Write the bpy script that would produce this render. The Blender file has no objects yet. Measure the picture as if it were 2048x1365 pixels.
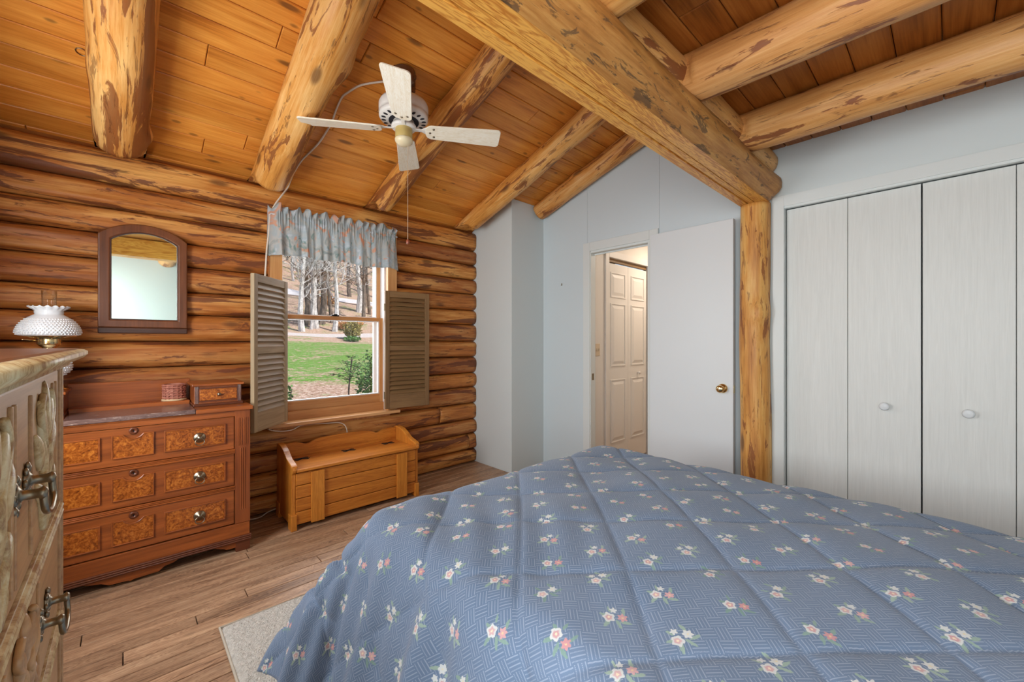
import bpy, bmesh, math, random
import numpy as np
from mathutils import Vector, Matrix, noise as mn

SC = bpy.context.scene
COL = SC.collection
PI = math.pi

# ------------------------------------------------------------------ camera, world, sun, window light, exposure
cam_d = bpy.data.cameras.new('camera')
cam = bpy.data.objects.new('camera', cam_d)
COL.objects.link(cam)
cam.location = (0.0, 0.0, 1.26)
cam.rotation_euler = (math.radians(90), 0, math.radians(-43.2))
cam_d.sensor_width = 36.0
cam_d.lens = 823.0 / 2048.0 * 36.0
cam_d.clip_start = 0.02
cam_d.clip_end = 500
SC.camera = cam

SC.view_settings.view_transform = 'Standard'
SC.view_settings.look = 'None'
SC.view_settings.gamma = 1.0
SC.view_settings.use_curve_mapping = False
SC.view_settings.exposure = 0.28

world = bpy.data.worlds.new('world')
SC.world = world
world.use_nodes = True
wn = world.node_tree
wn.nodes.clear()
w_out = wn.nodes.new('ShaderNodeOutputWorld')
w_bg = wn.nodes.new('ShaderNodeBackground')
w_sky = wn.nodes.new('ShaderNodeTexSky')
w_sky.sky_type = 'NISHITA'
w_sky.sun_disc = False
w_sky.sun_elevation = math.radians(48)
w_sky.sun_rotation = math.radians(150)
w_bg.inputs['Strength'].default_value = 0.16
wn.links.new(w_sky.outputs[0], w_bg.inputs['Color'])
wn.links.new(w_bg.outputs[0], w_out.inputs['Surface'])

def lamp(name, kind, loc, target, energy, color=(1, 1, 1), **kw):
    d = bpy.data.lights.new(name, kind)
    d.energy = energy
    d.color = color
    for k, v in kw.items():
        setattr(d, k, v)
    o = bpy.data.objects.new(name, d)
    COL.objects.link(o)
    o.location = loc
    if target is not None:
        o.rotation_euler = (Vector(target) - Vector(loc)).to_track_quat('-Z', 'Y').to_euler()
    return o

# sun comes over the roof from behind the house and from the right, so no direct sun enters
lamp('sun', 'SUN', (20, -20, 40), (4, 4, 0), 4.2, (1.0, 0.95, 0.88), angle=0.02)
# daylight of the window in view and of the left wall window, plus added fill by the bed
lamp('daylight_window_view', 'AREA', (1.24, 4.35, 1.75), (1.24, 2.6, 0.9), 70, (0.93, 0.97, 1.0), shape='RECTANGLE', size=2.0, size_y=1.9)
lamp('daylight_window_left', 'AREA', (-0.76, 2.15, 1.45), (3.0, 2.1, 1.3), 44, (0.95, 0.98, 1.0), shape='RECTANGLE', size=0.8, size_y=1.25)
lamp('fill_light_bed', 'AREA', (-0.76, -0.1, 1.45), (3.0, 0.3, 1.4), 60, (0.95, 0.98, 1.0), shape='RECTANGLE', size=0.9, size_y=1.35)  # fill lamp added behind the camera, no window known there
lamp('hall_ceiling_lamp', 'AREA', (4.25, 1.75, 2.40), (4.25, 1.75, 0), 11, (1.0, 0.85, 0.70), shape='DISK', size=0.3)

# ------------------------------------------------------------------ small node language
def lin(r, g, b):
    def f(c):
        c = c / 255.0
        return c / 12.92 if c <= 0.04045 else ((c + 0.055) / 1.055) ** 2.4
    return (f(r), f(g), f(b), 1.0)

class S:
    def __init__(s, m, k):
        s.m, s.k = m, k
    def __add__(s, o): return s.m.math('ADD', s, o)
    def __radd__(s, o): return s.m.math('ADD', o, s)
    def __sub__(s, o): return s.m.math('SUBTRACT', s, o)
    def __rsub__(s, o): return s.m.math('SUBTRACT', o, s)
    def __mul__(s, o): return s.m.math('MULTIPLY', s, o)
    def __rmul__(s, o): return s.m.math('MULTIPLY', o, s)
    def __truediv__(s, o): return s.m.math('DIVIDE', s, o)
    def floor(s): return s.m.math('FLOOR', s)
    def fract(s): return s.m.math('FRACT', s)
    def abs(s): return s.m.math('ABSOLUTE', s)
    def sin(s): return s.m.math('SINE', s)
    def cos(s): return s.m.math('COSINE', s)
    def sqrt(s): return s.m.math('SQRT', s)
    def lt(s, o): return s.m.math('LESS_THAN', s, o)
    def gt(s, o): return s.m.math('GREATER_THAN', s, o)
    def max(s, o): return s.m.math('MAXIMUM', s, o)
    def min(s, o): return s.m.math('MINIMUM', s, o)
    def mod(s, o): return s.m.math('FLOORED_MODULO', s, o)

class M:
    def __init__(s, name, rough=0.5, spec=0.5, metal=0.0):
        s.mat = bpy.data.materials.new(name)
        s.mat.use_nodes = True
        s.nt = s.mat.node_tree
        s.nt.nodes.clear()
        s.out = s.nt.nodes.new('ShaderNodeOutputMaterial')
        s.b = s.nt.nodes.new('ShaderNodeBsdfPrincipled')
        s.nt.links.new(s.b.outputs[0], s.out.inputs['Surface'])
        s.set('Roughness', rough)
        s.set('Specular IOR Level', spec)
        s.set('Metallic', metal)
        s._o = None
    def node(s, t, **kw):
        n = s.nt.nodes.new(t)
        for k, v in kw.items():
            setattr(n, k, v)
        return n
    def inp(s, sock, v):
        if isinstance(v, S):
            s.nt.links.new(v.k, sock)
        elif v is not None:
            if hasattr(sock.default_value, '__len__') and isinstance(v, (tuple, list)):
                v = tuple(v)
                if len(sock.default_value) == 4 and len(v) == 3:
                    v = v + (1.0,)
                sock.default_value = v
            else:
                sock.default_value = v
    def set(s, name, v):
        s.inp(s.b.inputs[name], v)
        return s
    def math(s, op, a, b=None, c=None):
        n = s.node('ShaderNodeMath', operation=op)
        for i, v in enumerate((a, b, c)):
            if v is not None:
                s.inp(n.inputs[i], v)
        return S(s, n.outputs[0])
    def obj(s):
        if s._o is None:
            s._tc = s.node('ShaderNodeTexCoord')
            s._o = S(s, s._tc.outputs['Object'])
        return s._o
    def uv(s):
        s.obj()
        return S(s, s._tc.outputs['UV'])
    def pos(s):
        return S(s, s.node('ShaderNodeNewGeometry').outputs['Position'])
    def rand(s):
        return S(s, s.node('ShaderNodeObjectInfo').outputs['Random'])
    def attr(s, name):
        return S(s, s.node('ShaderNodeAttribute', attribute_name=name).outputs['Fac'])
    def sep(s, v):
        n = s.node('ShaderNodeSeparateXYZ')
        s.inp(n.inputs[0], v)
        return [S(s, n.outputs[i]) for i in range(3)]
    def vec(s, x=0.0, y=0.0, z=0.0):
        n = s.node('ShaderNodeCombineXYZ')
        for i, v in enumerate((x, y, z)):
            s.inp(n.inputs[i], v)
        return S(s, n.outputs[0])
    def noise(s, v, scale=1.0, detail=3.0, rough=0.5, dist=0.0):
        n = s.node('ShaderNodeTexNoise')
        s.inp(n.inputs['Vector'], v)
        n.inputs['Scale'].default_value = scale
        n.inputs['Detail'].default_value = detail
        n.inputs['Roughness'].default_value = rough
        n.inputs['Distortion'].default_value = dist
        return S(s, n.outputs[0])
    def white(s, v):
        n = s.node('ShaderNodeTexWhiteNoise')
        s.inp(n.inputs['Vector'], v)
        return S(s, n.outputs['Value'])
    def vor(s, v, scale=1.0, rnd=1.0):
        n = s.node('ShaderNodeTexVoronoi')
        s.inp(n.inputs['Vector'], v)
        n.inputs['Scale'].default_value = scale
        n.inputs['Randomness'].default_value = rnd
        return S(s, n.outputs['Distance'])
    def step(s, v, a, b):
        n = s.node('ShaderNodeMapRange', interpolation_type='SMOOTHSTEP')
        s.inp(n.inputs['Value'], v)
        n.inputs['From Min'].default_value = a
        n.inputs['From Max'].default_value = b
        return S(s, n.outputs[0])
    def ramp(s, v, *stops):
        n = s.node('ShaderNodeValToRGB')
        s.inp(n.inputs[0], v)
        e = n.color_ramp.elements
        while len(e) < len(stops):
            e.new(0.5)
        for k, (p, c) in zip(e, stops):
            k.position = p
            k.color = tuple(c) if len(c) == 4 else tuple(c) + (1.0,)
        return S(s, n.outputs[0])
    def mix(s, f, a, b, blend='MIX'):
        n = s.node('ShaderNodeMix', data_type='RGBA', blend_type=blend)
        s.inp(n.inputs[0], f)
        s.inp(n.inputs[6], a)
        s.inp(n.inputs[7], b)
        return S(s, n.outputs[2])
    def hsv(s, c, h=0.5, sat=1.0, val=1.0):
        n = s.node('ShaderNodeHueSaturation')
        s.inp(n.inputs['Hue'], h)
        s.inp(n.inputs['Saturation'], sat)
        s.inp(n.inputs['Value'], val)
        s.inp(n.inputs['Color'], c)
        return S(s, n.outputs[0])
    def bump(s, h, strength=0.3, dist=0.01):
        n = s.node('ShaderNodeBump')
        n.inputs['Strength'].default_value = strength
        n.inputs['Distance'].default_value = dist
        s.inp(n.inputs['Height'], h)
        s.nt.links.new(n.outputs[0], s.b.inputs['Normal'])
        return s
    def col(s, c):
        return s.set('Base Color', c)

def plain(name, rgb, rough=0.5, spec=0.5, metal=0.0, var=0.06, scale=9.0, bump=0.0):
    m = M(name, rough, spec, metal)
    n = m.noise(m.obj(), scale, 3.0, 0.55)
    m.col(m.hsv(tuple(rgb), 0.5, 1.0, n * (2 * var) + (1.0 - var)))
    if bump:
        m.bump(m.noise(m.obj(), scale * 14, 3), bump, 0.004)
    return m.mat

def log_wood(name, light, mid, dark, stain, thr=0.55, rough=0.45, k=1.0, amount=0.85, knots=True, bmp=0.35, stretch=1.7, varv=0.26):
    """peeled log: amber wood along local X, islands of brown inner bark, knots and checks"""
    m = M(name, rough, 0.35)
    x, y, z = m.sep(m.obj())
    r = m.rand()
    o1 = r * 37.0
    v = m.vec(x * 0.9 + o1, y * 6.0 + o1, z * 6.0)
    n1 = m.noise(v, 1.7 * k, 5, 0.6, 0.4)
    gr = m.noise(m.vec(x * 2.2 + o1, y * 60.0, z * 60.0), 1.4, 4, 0.65)
    base = m.ramp(n1 * 0.62 + gr * 0.38, (0.30, dark), (0.47, mid), (0.66, light))
    base = m.hsv(base, r * 0.012 + 0.492, 1.0, r * varv + (1.0 - varv * 0.5))
    n2 = m.noise(m.vec(x * stretch - o1, y * 8.5 - o1, z * 8.5), 1.5 * k, 7, 0.66, 0.7)
    mask = m.step(n2, thr, thr + 0.035)
    c = m.mix(mask * amount, base, m.mix(gr, stain, tuple(a * 0.55 for a in stain[:3])))
    n3 = m.noise(m.vec(x * 3.2 + o1 * 2.0, y * 26.0, z * 26.0), 1.3 * k, 4, 0.7, 0.5)
    c = m.mix(m.step(n3, 0.59, 0.65) * 0.55, c, tuple(a * 0.42 for a in stain[:3]))
    if knots:
        vk = m.vor(m.vec(x * 1.5 + o1, y * 4.2, z * 4.2), 1.35)
        c = m.mix(m.step(vk, 0.17, 0.07) * 0.75, c, (0.11, 0.045, 0.018))
    m.col(c)
    m.bump(n1 * 0.6 + gr * 0.35 - mask * 0.25 - m.step(n3, 0.60, 0.66) * 0.4, bmp, 0.012)
    m.set('Roughness', n2 * 0.3 + (rough - 0.12))
    return m.mat

def plank_wood(name, light, mid, dark, rough=0.42, knot=0.7, varv=0.34, sat=1.0, bmp=0.12, gscale=1.0, knotcol=(0.12, 0.045, 0.015), rings=0.0):
    """sawn boards: every board carries its own random 'tone' attribute; grain along X"""
    m = M(name, rough, 0.4)
    x, y, z = m.sep(m.obj())
    t = m.attr('tone')
    o = t * 61.0
    n1 = m.noise(m.vec(x * 1.1 + o, y * 9.0 + o, z * 9.0), 1.6 * gscale, 4, 0.55, 0.7)
    n2 = m.noise(m.vec(x * 2.2 + o, y * 70.0, z * 70.0), 1.5, 3, 0.6)
    f = n1 * 0.62 + n2 * 0.38
    if rings:
        w = ((n1 * 26.0).fract() - 0.5).abs() * 2.0
        f = f + (w - 0.5) * rings
    c = m.ramp(f, (0.28, dark), (0.47, mid), (0.68, light))
    c = m.hsv(c, 0.5, sat, t * varv + (1.0 - varv * 0.55))
    if knot:
        vk = m.vor(m.vec(x * 1.6 + o, y * 5.5 + o, z * 5.5), 1.25)
        c = m.mix(m.step(vk, 0.14, 0.06) * knot, c, knotcol)
        vk2 = m.vor(m.vec(x * 4.0 + o, y * 8.0 + o, z * 8.0), 1.1)
        c = m.mix(m.step(vk2, 0.13, 0.05) * knot * 0.8, c, knotcol)
    m.col(c)
    m.bump(f, bmp, 0.006)
    return m.mat

def fine_wood(name, c1, c2, axis='X', rough=0.35, gs=1.0, spec=0.5, streak=1.0, bmp=0.05, rings=0.0):
    """furniture wood, fine grain along one local axis"""
    m = M(name, rough, spec)
    x, y, z = m.sep(m.obj())
    r = m.rand() * 17.0
    a = {'X': (1.2, 13.0, 13.0), 'Y': (13.0, 1.2, 13.0), 'Z': (13.0, 13.0, 1.2)}[axis]
    n1 = m.noise(m.vec(x * a[0] + r, y * a[1] + r, z * a[2]), 1.7 * gs, 4, 0.6, 0.6)
    b = {'X': (3.0, 90.0, 90.0), 'Y': (90.0, 3.0, 90.0), 'Z': (90.0, 90.0, 3.0)}[axis]
    n2 = m.noise(m.vec(x * b[0] + r, y * b[1], z * b[2]), 1.2 * gs, 3, 0.6)
    f = n1 * (0.65 * streak) + n2 * 0.35
    if rings:
        f = f + (((n1 * 14.0).fract() - 0.5).abs() * 2.0 - 0.5) * rings
    m.col(m.ramp(f, (0.3, c2), (0.62, c1)))
    m.bump(f, bmp, 0.004)
    return m.mat

# ------------------------------------------------------------------ materials
MAT = {}
MAT['log_wall'] = log_wood('log_wall_wood', lin(218, 164, 94), lin(178, 110, 50), lin(122, 68, 30), lin(120, 66, 42), 0.545, 0.40, stretch=1.05, varv=0.5)
MAT['log_rafter'] = log_wood('log_rafter_wood', lin(234, 190, 124), lin(210, 146, 70), lin(156, 90, 34), lin(152, 86, 44), 0.56, 0.40, k=1.0)
MAT['log_bark'] = log_wood('log_rafter_bark_wood', lin(230, 184, 118), lin(202, 136, 66), lin(150, 86, 34), lin(146, 78, 38), 0.485, 0.40, k=0.85, stretch=1.2)
MAT['log_joist'] = log_wood('log_joist_wood', lin(226, 176, 114), lin(204, 146, 82), lin(168, 108, 54), lin(138, 72, 40), 0.565, 0.42, k=0.9, knots=False)
MAT['log_post'] = log_wood('log_post_wood', lin(232, 190, 114), lin(206, 146, 72), lin(156, 94, 38), lin(156, 90, 48), 0.55, 0.42, k=1.1)
MAT['log_beam'] = log_wood('log_beam_wood', lin(212, 162, 88), lin(178, 124, 58), lin(122, 80, 36), lin(96, 74, 54), 0.575, 0.5, k=1.7, amount=0.75, stretch=2.4)
MAT['beam_sawn'] = fine_wood('sawn_pine_beam', lin(232, 172, 80), lin(190, 118, 40), 'X', 0.4, 0.7, rings=0.42)
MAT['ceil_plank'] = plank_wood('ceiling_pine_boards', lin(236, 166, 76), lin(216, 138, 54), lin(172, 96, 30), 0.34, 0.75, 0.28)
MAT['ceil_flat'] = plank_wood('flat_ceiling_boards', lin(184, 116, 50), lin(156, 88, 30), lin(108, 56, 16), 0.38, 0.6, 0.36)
MAT['floor'] = plank_wood('oak_floor_boards', lin(198, 162, 124), lin(164, 126, 92), lin(98, 70, 50), 0.36, 0.3, 0.42, 0.9, 0.14, 1.2, (0.07, 0.04, 0.025), rings=0.20)
MAT['paint'] = plain('white_wall_paint', (0.655, 0.715, 0.715), 0.55, 0.35, var=0.02, scale=1.5)
MAT['paint_blue'] = plain('pale_blue_wall_paint', (0.62, 0.695, 0.725), 0.5, 0.35, var=0.02, scale=1.5)
MAT['trim'] = plain('white_trim_paint', (0.70, 0.735, 0.72), 0.4, 0.45, var=0.02, scale=2)
MAT['door_white'] = plain('white_door_paint', (0.69, 0.72, 0.73), 0.42, 0.45, var=0.02, scale=2)
m = M('closet_door_paint', 0.45, 0.4)
_x, _y, _z = m.sep(m.obj())
_g = m.noise(m.vec(_x * 4, _y * 70.0, _z * 3.0), 1.5, 3, 0.6, 0.8)
m.col(m.ramp(_g, (0.3, (0.66, 0.67, 0.64, 1)), (0.7, (0.72, 0.73, 0.70, 1))))
m.bump(_g, 0.18, 0.003)
MAT['closet_door'] = m.mat
MAT['hall_paint'] = plain('hall_cream_paint', (0.74, 0.68, 0.61), 0.5, 0.35, var=0.02, scale=2)
MAT['hall_door'] = plain('hall_door_paint', (0.76, 0.71, 0.65), 0.4, 0.45, var=0.02, scale=2)
MAT['almond'] = plain('almond_plastic', (0.66, 0.52, 0.36), 0.35, 0.5)
MAT['dark'] = plain('dark_void', (0.03, 0.03, 0.035), 0.8, 0.2)
MAT['black_iron'] = plain('black_iron', (0.02, 0.02, 0.022), 0.4, 0.5, 0.6)
MAT['brass'] = plain('polished_brass', (0.86, 0.66, 0.34), 0.18, 0.5, 1.0, 0.05)
MAT['old_brass'] = plain('aged_brass', (0.30, 0.26, 0.19), 0.34, 0.5, 1.0, 0.2, 60)
MAT['win_wood'] = fine_wood('window_pine', lin(206, 152, 96), lin(176, 114, 62), 'X', 0.4, 0.8)
MAT['win_wood_v'] = fine_wood('window_pine_upright', lin(212, 158, 100), lin(180, 118, 64), 'Z', 0.4, 0.8)
MAT['sill_wood'] = fine_wood('window_sill_pine', lin(220, 172, 118), lin(192, 136, 84), 'X', 0.35, 0.8)
MAT['vinyl'] = plain('white_vinyl_track', (0.72, 0.73, 0.74), 0.4, 0.4, var=0.02)
MAT['shutter'] = fine_wood('weathered_shutter_wood', lin(144, 112, 74), lin(108, 80, 50), 'X', 0.5, 0.9, 0.4)
MAT['shutter_pale'] = fine_wood('lit_shutter_wood', lin(172, 150, 118), lin(134, 112, 82), 'X', 0.5, 0.9, 0.4)  # same shutter wood, lightened so the left leaf reads as lit
MAT['shutter_lit_v'] = fine_wood('lit_shutter_stile', lin(168, 146, 112), lin(132, 110, 78), 'Z', 0.5, 0.9, 0.4)
MAT['shutter_v'] = fine_wood('weathered_shutter_stile', lin(140, 108, 72), lin(106, 78, 48), 'Z', 0.5, 0.9, 0.4)
MAT['bench'] = fine_wood('honey_pine_bench', lin(208, 132, 50), lin(160, 84, 22), 'X', 0.32, 0.7, rings=0.12)
MAT['bench_v'] = fine_wood('honey_pine_bench_upright', lin(214, 140, 54), lin(166, 90, 24), 'Z', 0.32, 0.7, rings=0.12)
MAT['dresser'] = fine_wood('walnut_dresser_wood', lin(172, 94, 42), lin(104, 50, 20), 'X', 0.28, 0.8)
MAT['dresser_v'] = fine_wood('walnut_dresser_upright', lin(158, 86, 42), lin(110, 54, 24), 'Z', 0.28, 0.8)
MAT['dresser_dark'] = fine_wood('walnut_dresser_dark_moulding', lin(112, 60, 36), lin(78, 40, 24), 'X', 0.28, 0.8)
m = M('burl_veneer', 0.25, 0.5)
_v = m.obj()
_n = m.noise(_v, 34, 6, 0.68, 1.6)
_k = m.vor(_v, 110)
m.col(m.ramp(_n * 0.85 + _k * 0.15, (0.32, lin(92, 42, 14)), (0.5, lin(160, 84, 26)), (0.68, lin(208, 128, 46))))
MAT['burl'] = m.mat
m = M('brown_marble', 0.2, 0.5)
_x, _y, _z = m.sep(m.obj())
_n = m.noise(m.vec(_x * 2.0, _y * 8.0, _z * 8.0), 6, 8, 0.75, 2.0)
m.col(m.ramp(_n, (0.36, lin(84, 62, 58)), (0.52, lin(120, 96, 90)), (0.6, lin(134, 110, 102)), (0.66, lin(206, 190, 176))))
MAT['marble'] = m.mat
MAT['mirror_frame'] = fine_wood('dark_oak_mirror_frame', lin(122, 70, 38), lin(82, 44, 22), 'Z', 0.35, 0.9)
MAT['mirror_ledge'] = fine_wood('dark_oak_mirror_ledge', lin(78, 46, 32), lin(52, 30, 22), 'X', 0.35, 0.9)
m = M('mirror_glass', 0.02, 0.5, 1.0)
m.col((0.78, 0.92, 0.84))
MAT['mirror'] = m.mat
m = M('milk_glass', 0.15, 0.6)
m.col((0.80, 0.83, 0.86))
m.set('Subsurface Weight', 0.2)
m.set('Subsurface Radius', (0.02, 0.02, 0.02))
MAT['milk'] = m.mat
MAT['chest'] = fine_wood('carved_chest_wood', lin(208, 168, 118), lin(150, 108, 68), 'Y', 0.40, 0.9, 0.8)  # brown wood lightened to imitate the glare on the front
MAT['chest_top'] = fine_wood('chest_top_wood', lin(150, 98, 62), lin(100, 62, 38), 'Y', 0.28, 0.9, 0.6)
m = M('chest_glare_edge', 0.38, 0.5)  # pale gold colours in the window glare on dark wood
_n = m.noise(m.obj(), 26, 5, 0.7, 0.5)
m.col(m.ramp(_n, (0.38, lin(168, 132, 90)), (0.48, lin(206, 184, 136)), (0.62, lin(228, 218, 178))))
m.bump(_n, 0.3, 0.004)
MAT['chest_edge'] = m.mat
MAT['fan_white'] = plain('fan_white_enamel', (0.80, 0.78, 0.73), 0.3, 0.5, var=0.03)
MAT['fan_tan'] = plain('fan_tan_enamel', (0.56, 0.42, 0.15), 0.3, 0.5, var=0.04)
MAT['fan_cream'] = plain('fan_cream_cap', (0.80, 0.70, 0.46), 0.3, 0.5, var=0.03)
MAT['fan_brown'] = plain('fan_brown_bracket', (0.17, 0.09, 0.05), 0.35, 0.5, 0.5)
MAT['blade'] = fine_wood('whitewashed_oak_blade', lin(254, 250, 234), lin(240, 229, 202), 'X', 0.4, 1.6, rings=0.35)
MAT['cord'] = plain('white_cord', (0.72, 0.64, 0.54), 0.45, 0.4)
MAT['chain'] = plain('beaded_chain', (0.75, 0.62, 0.45), 0.35, 0.5, 0.6)
MAT['fob'] = plain('red_brown_fob', (0.30, 0.08, 0.04), 0.25, 0.5)
m = M('basket_weave', 0.6, 0.3)
_x, _y, _z = m.sep(m.obj())
m.col(m.ramp(m.noise(m.vec(_x * 6, _y * 6, _z * 40), 4, 3), (0.35, lin(146, 84, 70)), (0.65, lin(196, 134, 112))))
MAT['basket'] = m.mat
MAT['tan_base'] = plain('tan_cork', (0.62, 0.46, 0.27), 0.6, 0.3)
m = M('rug_pile', 0.95, 0.1)
_n = m.noise(m.obj(), 55, 3, 0.6)
m.col(m.ramp(_n, (0.3, lin(196, 194, 186)), (0.7, lin(226, 224, 216))))
m.bump(m.noise(m.obj(), 120, 3, 0.6), 0.8, 0.02)
MAT['rug'] = m.mat
MAT['rug_edge'] = plain('rug_binding', (0.52, 0.48, 0.40), 0.9, 0.1)
MAT['mattress'] = plain('mattress_ticking', (0.62, 0.60, 0.60), 0.8, 0.2)
MAT['bedskirt'] = plain('dark_box_spring', (0.10, 0.09, 0.12), 0.8, 0.2)

# window pane: mostly clear, a little reflection
m = M('window_glass')
_t = m.node('ShaderNodeBsdfTransparent')
_gl = m.node('ShaderNodeBsdfGlossy')
_gl.inputs['Roughness'].default_value = 0.02
_mx = m.node('ShaderNodeMixShader')
_mx.inputs[0].default_value = 0.05
m.nt.links.new(_t.outputs[0], _mx.inputs[1])
m.nt.links.new(_gl.outputs[0], _mx.inputs[2])
m.nt.links.new(_mx.outputs[0], m.out.inputs['Surface'])
MAT['pane'] = m.mat
m = M('clear_lamp_glass')
_t = m.node('ShaderNodeBsdfTransparent')
_t.inputs[0].default_value = (0.985, 0.985, 0.98, 1)
_gl = m.node('ShaderNodeBsdfGlossy')
_gl.inputs['Roughness'].default_value = 0.03
_fr = m.node('ShaderNodeLayerWeight')
_fr.inputs[0].default_value = 0.12
_mx = m.node('ShaderNodeMixShader')
m.nt.links.new(_fr.outputs['Facing'], _mx.inputs[0])
m.nt.links.new(_t.outputs[0], _mx.inputs[1])
m.nt.links.new(_gl.outputs[0], _mx.inputs[2])
m.nt.links.new(_mx.outputs[0], m.out.inputs['Surface'])
MAT['lamp_glass'] = m.mat

# comforter: slate blue, dotted basket weave, sprigs of white and coral flowers
def comforter_mat():
    m = M('floral_comforter_cotton', 0.8, 0.2)
    a, b, _ = m.sep(m.uv())
    q = 0.70710678
    r = (a - b) * q
    s = (a + b) * q
    w = 0.030
    iu, iv = (r / w).floor(), (s / w).floor()
    par = (iu + iv).mod(2.0)
    fu, fv = (r / w).fract(), (s / w).fract()
    def stripes(u, v, dotted):
        line = ((u * 4.0).fract() - 0.5).abs().lt(0.15)
        dash = (v * 11.0).fract().lt(0.62)
        alt = (u * 4.0).floor().mod(2.0)
        return line * (dash.max(alt))
    st = stripes(fu, fv, 1) * par + stripes(fv, fu, 1) * (1.0 - par)
    n = m.noise(m.vec(a, b, 0), 3.0, 3, 0.5)
    blue = m.ramp(n, (0.3, lin(94, 116, 143)), (0.7, lin(108, 128, 154)))
    c = m.mix(st * 0.32, blue, lin(190, 202, 220))
    # flower lattice
    cell = 0.131
    gi = (r / cell)
    gj = (s / cell) + (gi.floor().mod(2.0)) * 0.5
    ci, cj = gi.floor(), gj.floor()
    rnd = m.white(m.vec(ci, cj, 3.0))
    rnd2 = m.white(m.vec(ci, cj, 8.0))
    rnd3 = m.white(m.vec(ci, cj, 15.0))
    lx = (gi.fract() - 0.5) * cell + (rnd2 - 0.5) * 0.03
    ly = (gj.fract() - 0.5) * cell + (rnd3 - 0.5) * 0.03
    an = rnd * 2.4 - 1.9
    ca, sa = an.cos(), an.sin()
    px = lx * ca - ly * sa
    py = lx * sa + ly * ca
    px, py = px / 1.06, py / 1.06
    px = px + (m.noise(m.vec(a, b, 1.0), 160, 2) - 0.5) * 0.006
    py = py + (m.noise(m.vec(a, b, 5.0), 160, 2) - 0.5) * 0.006
    def blob(cx, cy, rad, petals, depth, ph=0.0, ex=1.0):
        dx, dy = (px - cx) / ex, py - cy
        d = (dx * dx + dy * dy).sqrt()
        th = m.math('ARCTAN2', dy, dx)
        rr = ((th * petals + ph).cos() * depth + (1.0 - depth)) * rad
        return d / rr
    def leaf(cx, cy, ang, ln, wd):
        dx, dy = px - cx, py - cy
        u = dx * math.cos(ang) + dy * math.sin(ang)
        v = dy * math.cos(ang) - dx * math.sin(ang)
        return ((u * u) / (ln * ln) + (v * v) / (wd * wd)).sqrt()
    green = m.mix(rnd3, lin(112, 146, 134), lin(156, 178, 160))
    for (cx, cy, ang, ln, wd) in ((-0.022, -0.004, 0.4, 0.014, 0.0045), (0.012, -0.022, -0.7, 0.013, 0.004),
                                  (-0.004, -0.018, 1.3, 0.013, 0.004), (0.026, 0.004, 0.9, 0.011, 0.004),
                                  (-0.014, 0.016, -0.9, 0.012, 0.004), (0.004, 0.024, 1.2, 0.009, 0.003)):
        c = m.mix(m.step(leaf(cx, cy, ang, ln, wd), 1.05, 0.85) * 0.85, c, green)
    coral = m.mix(rnd2, lin(190, 138, 142), lin(202, 166, 168))
    white = lin(200, 206, 206)
    d1 = blob(-0.010, 0.006, 0.0138, 5.0, 0.12)
    c = m.mix(m.step(d1, 1.04, 0.92), c, white)
    c = m.mix(m.step(d1, 0.72, 0.45) * 0.85, c, coral)
    c = m.mix(m.step(d1, 0.26, 0.16) * 0.7, c, lin(236, 224, 190))
    d2 = blob(0.014, -0.008, 0.0115, 6.0, 0.18, 1.0)
    c = m.mix(m.step(d2, 1.04, 0.9), c, m.mix(rnd.gt(0.5), white, coral))
    c = m.mix(m.step(d2, 0.3, 0.2) * 0.6, c, lin(222, 206, 150))
    d3 = blob(0.010, 0.017, 0.0085, 5.0, 0.2, 2.0)
    c = m.mix(m.step(d3, 1.04, 0.9) * rnd3.gt(0.4), c, white)
    m.col(c)
    m.bump(m.noise(m.vec(a, b, 0), 420, 2), 0.10, 0.002)
    m.set('Sheen Weight', 0.15)
    return m.mat
MAT['comforter'] = comforter_mat()

m = M('valance_cotton', 0.75, 0.2)
_a, _b, _ = m.sep(m.uv())
_v = m.vec(_a, _b * 1.3, 0)
_n = m.noise(_v, 6, 3, 0.5, 1.6)
_c = m.ramp(_n, (0.30, lin(158, 168, 168)), (0.45, lin(200, 200, 196)), (0.58, lin(182, 194, 198)), (0.7, lin(212, 216, 220)))
_n2 = m.noise(m.vec(_a * 1.0 + 3.0, _b * 1.6, 4.0), 6.5, 3, 0.5, 1.6)
_c = m.mix(m.step(_n2, 0.58, 0.66) * 0.85, _c, lin(226, 170, 138))
_n3 = m.noise(m.vec(_a * 1.0, _b * 1.2, 9.0), 8, 3, 0.5, 1.2)
_c = m.mix(m.step(_n3, 0.60, 0.7) * 0.7, _c, lin(110, 146, 142))
m.col(_c)
_tl = m.node('ShaderNodeBsdfTranslucent')
m.nt.links.new(_c.k, _tl.inputs[0])
_mx = m.node('ShaderNodeMixShader')
_mx.inputs[0].default_value = 0.3
m.nt.links.new(m.b.outputs[0], _mx.inputs[1])
m.nt.links.new(_tl.outputs[0], _mx.inputs[2])
m.nt.links.new(_mx.outputs[0], m.out.inputs['Surface'])
MAT['valance'] = m.mat

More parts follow.
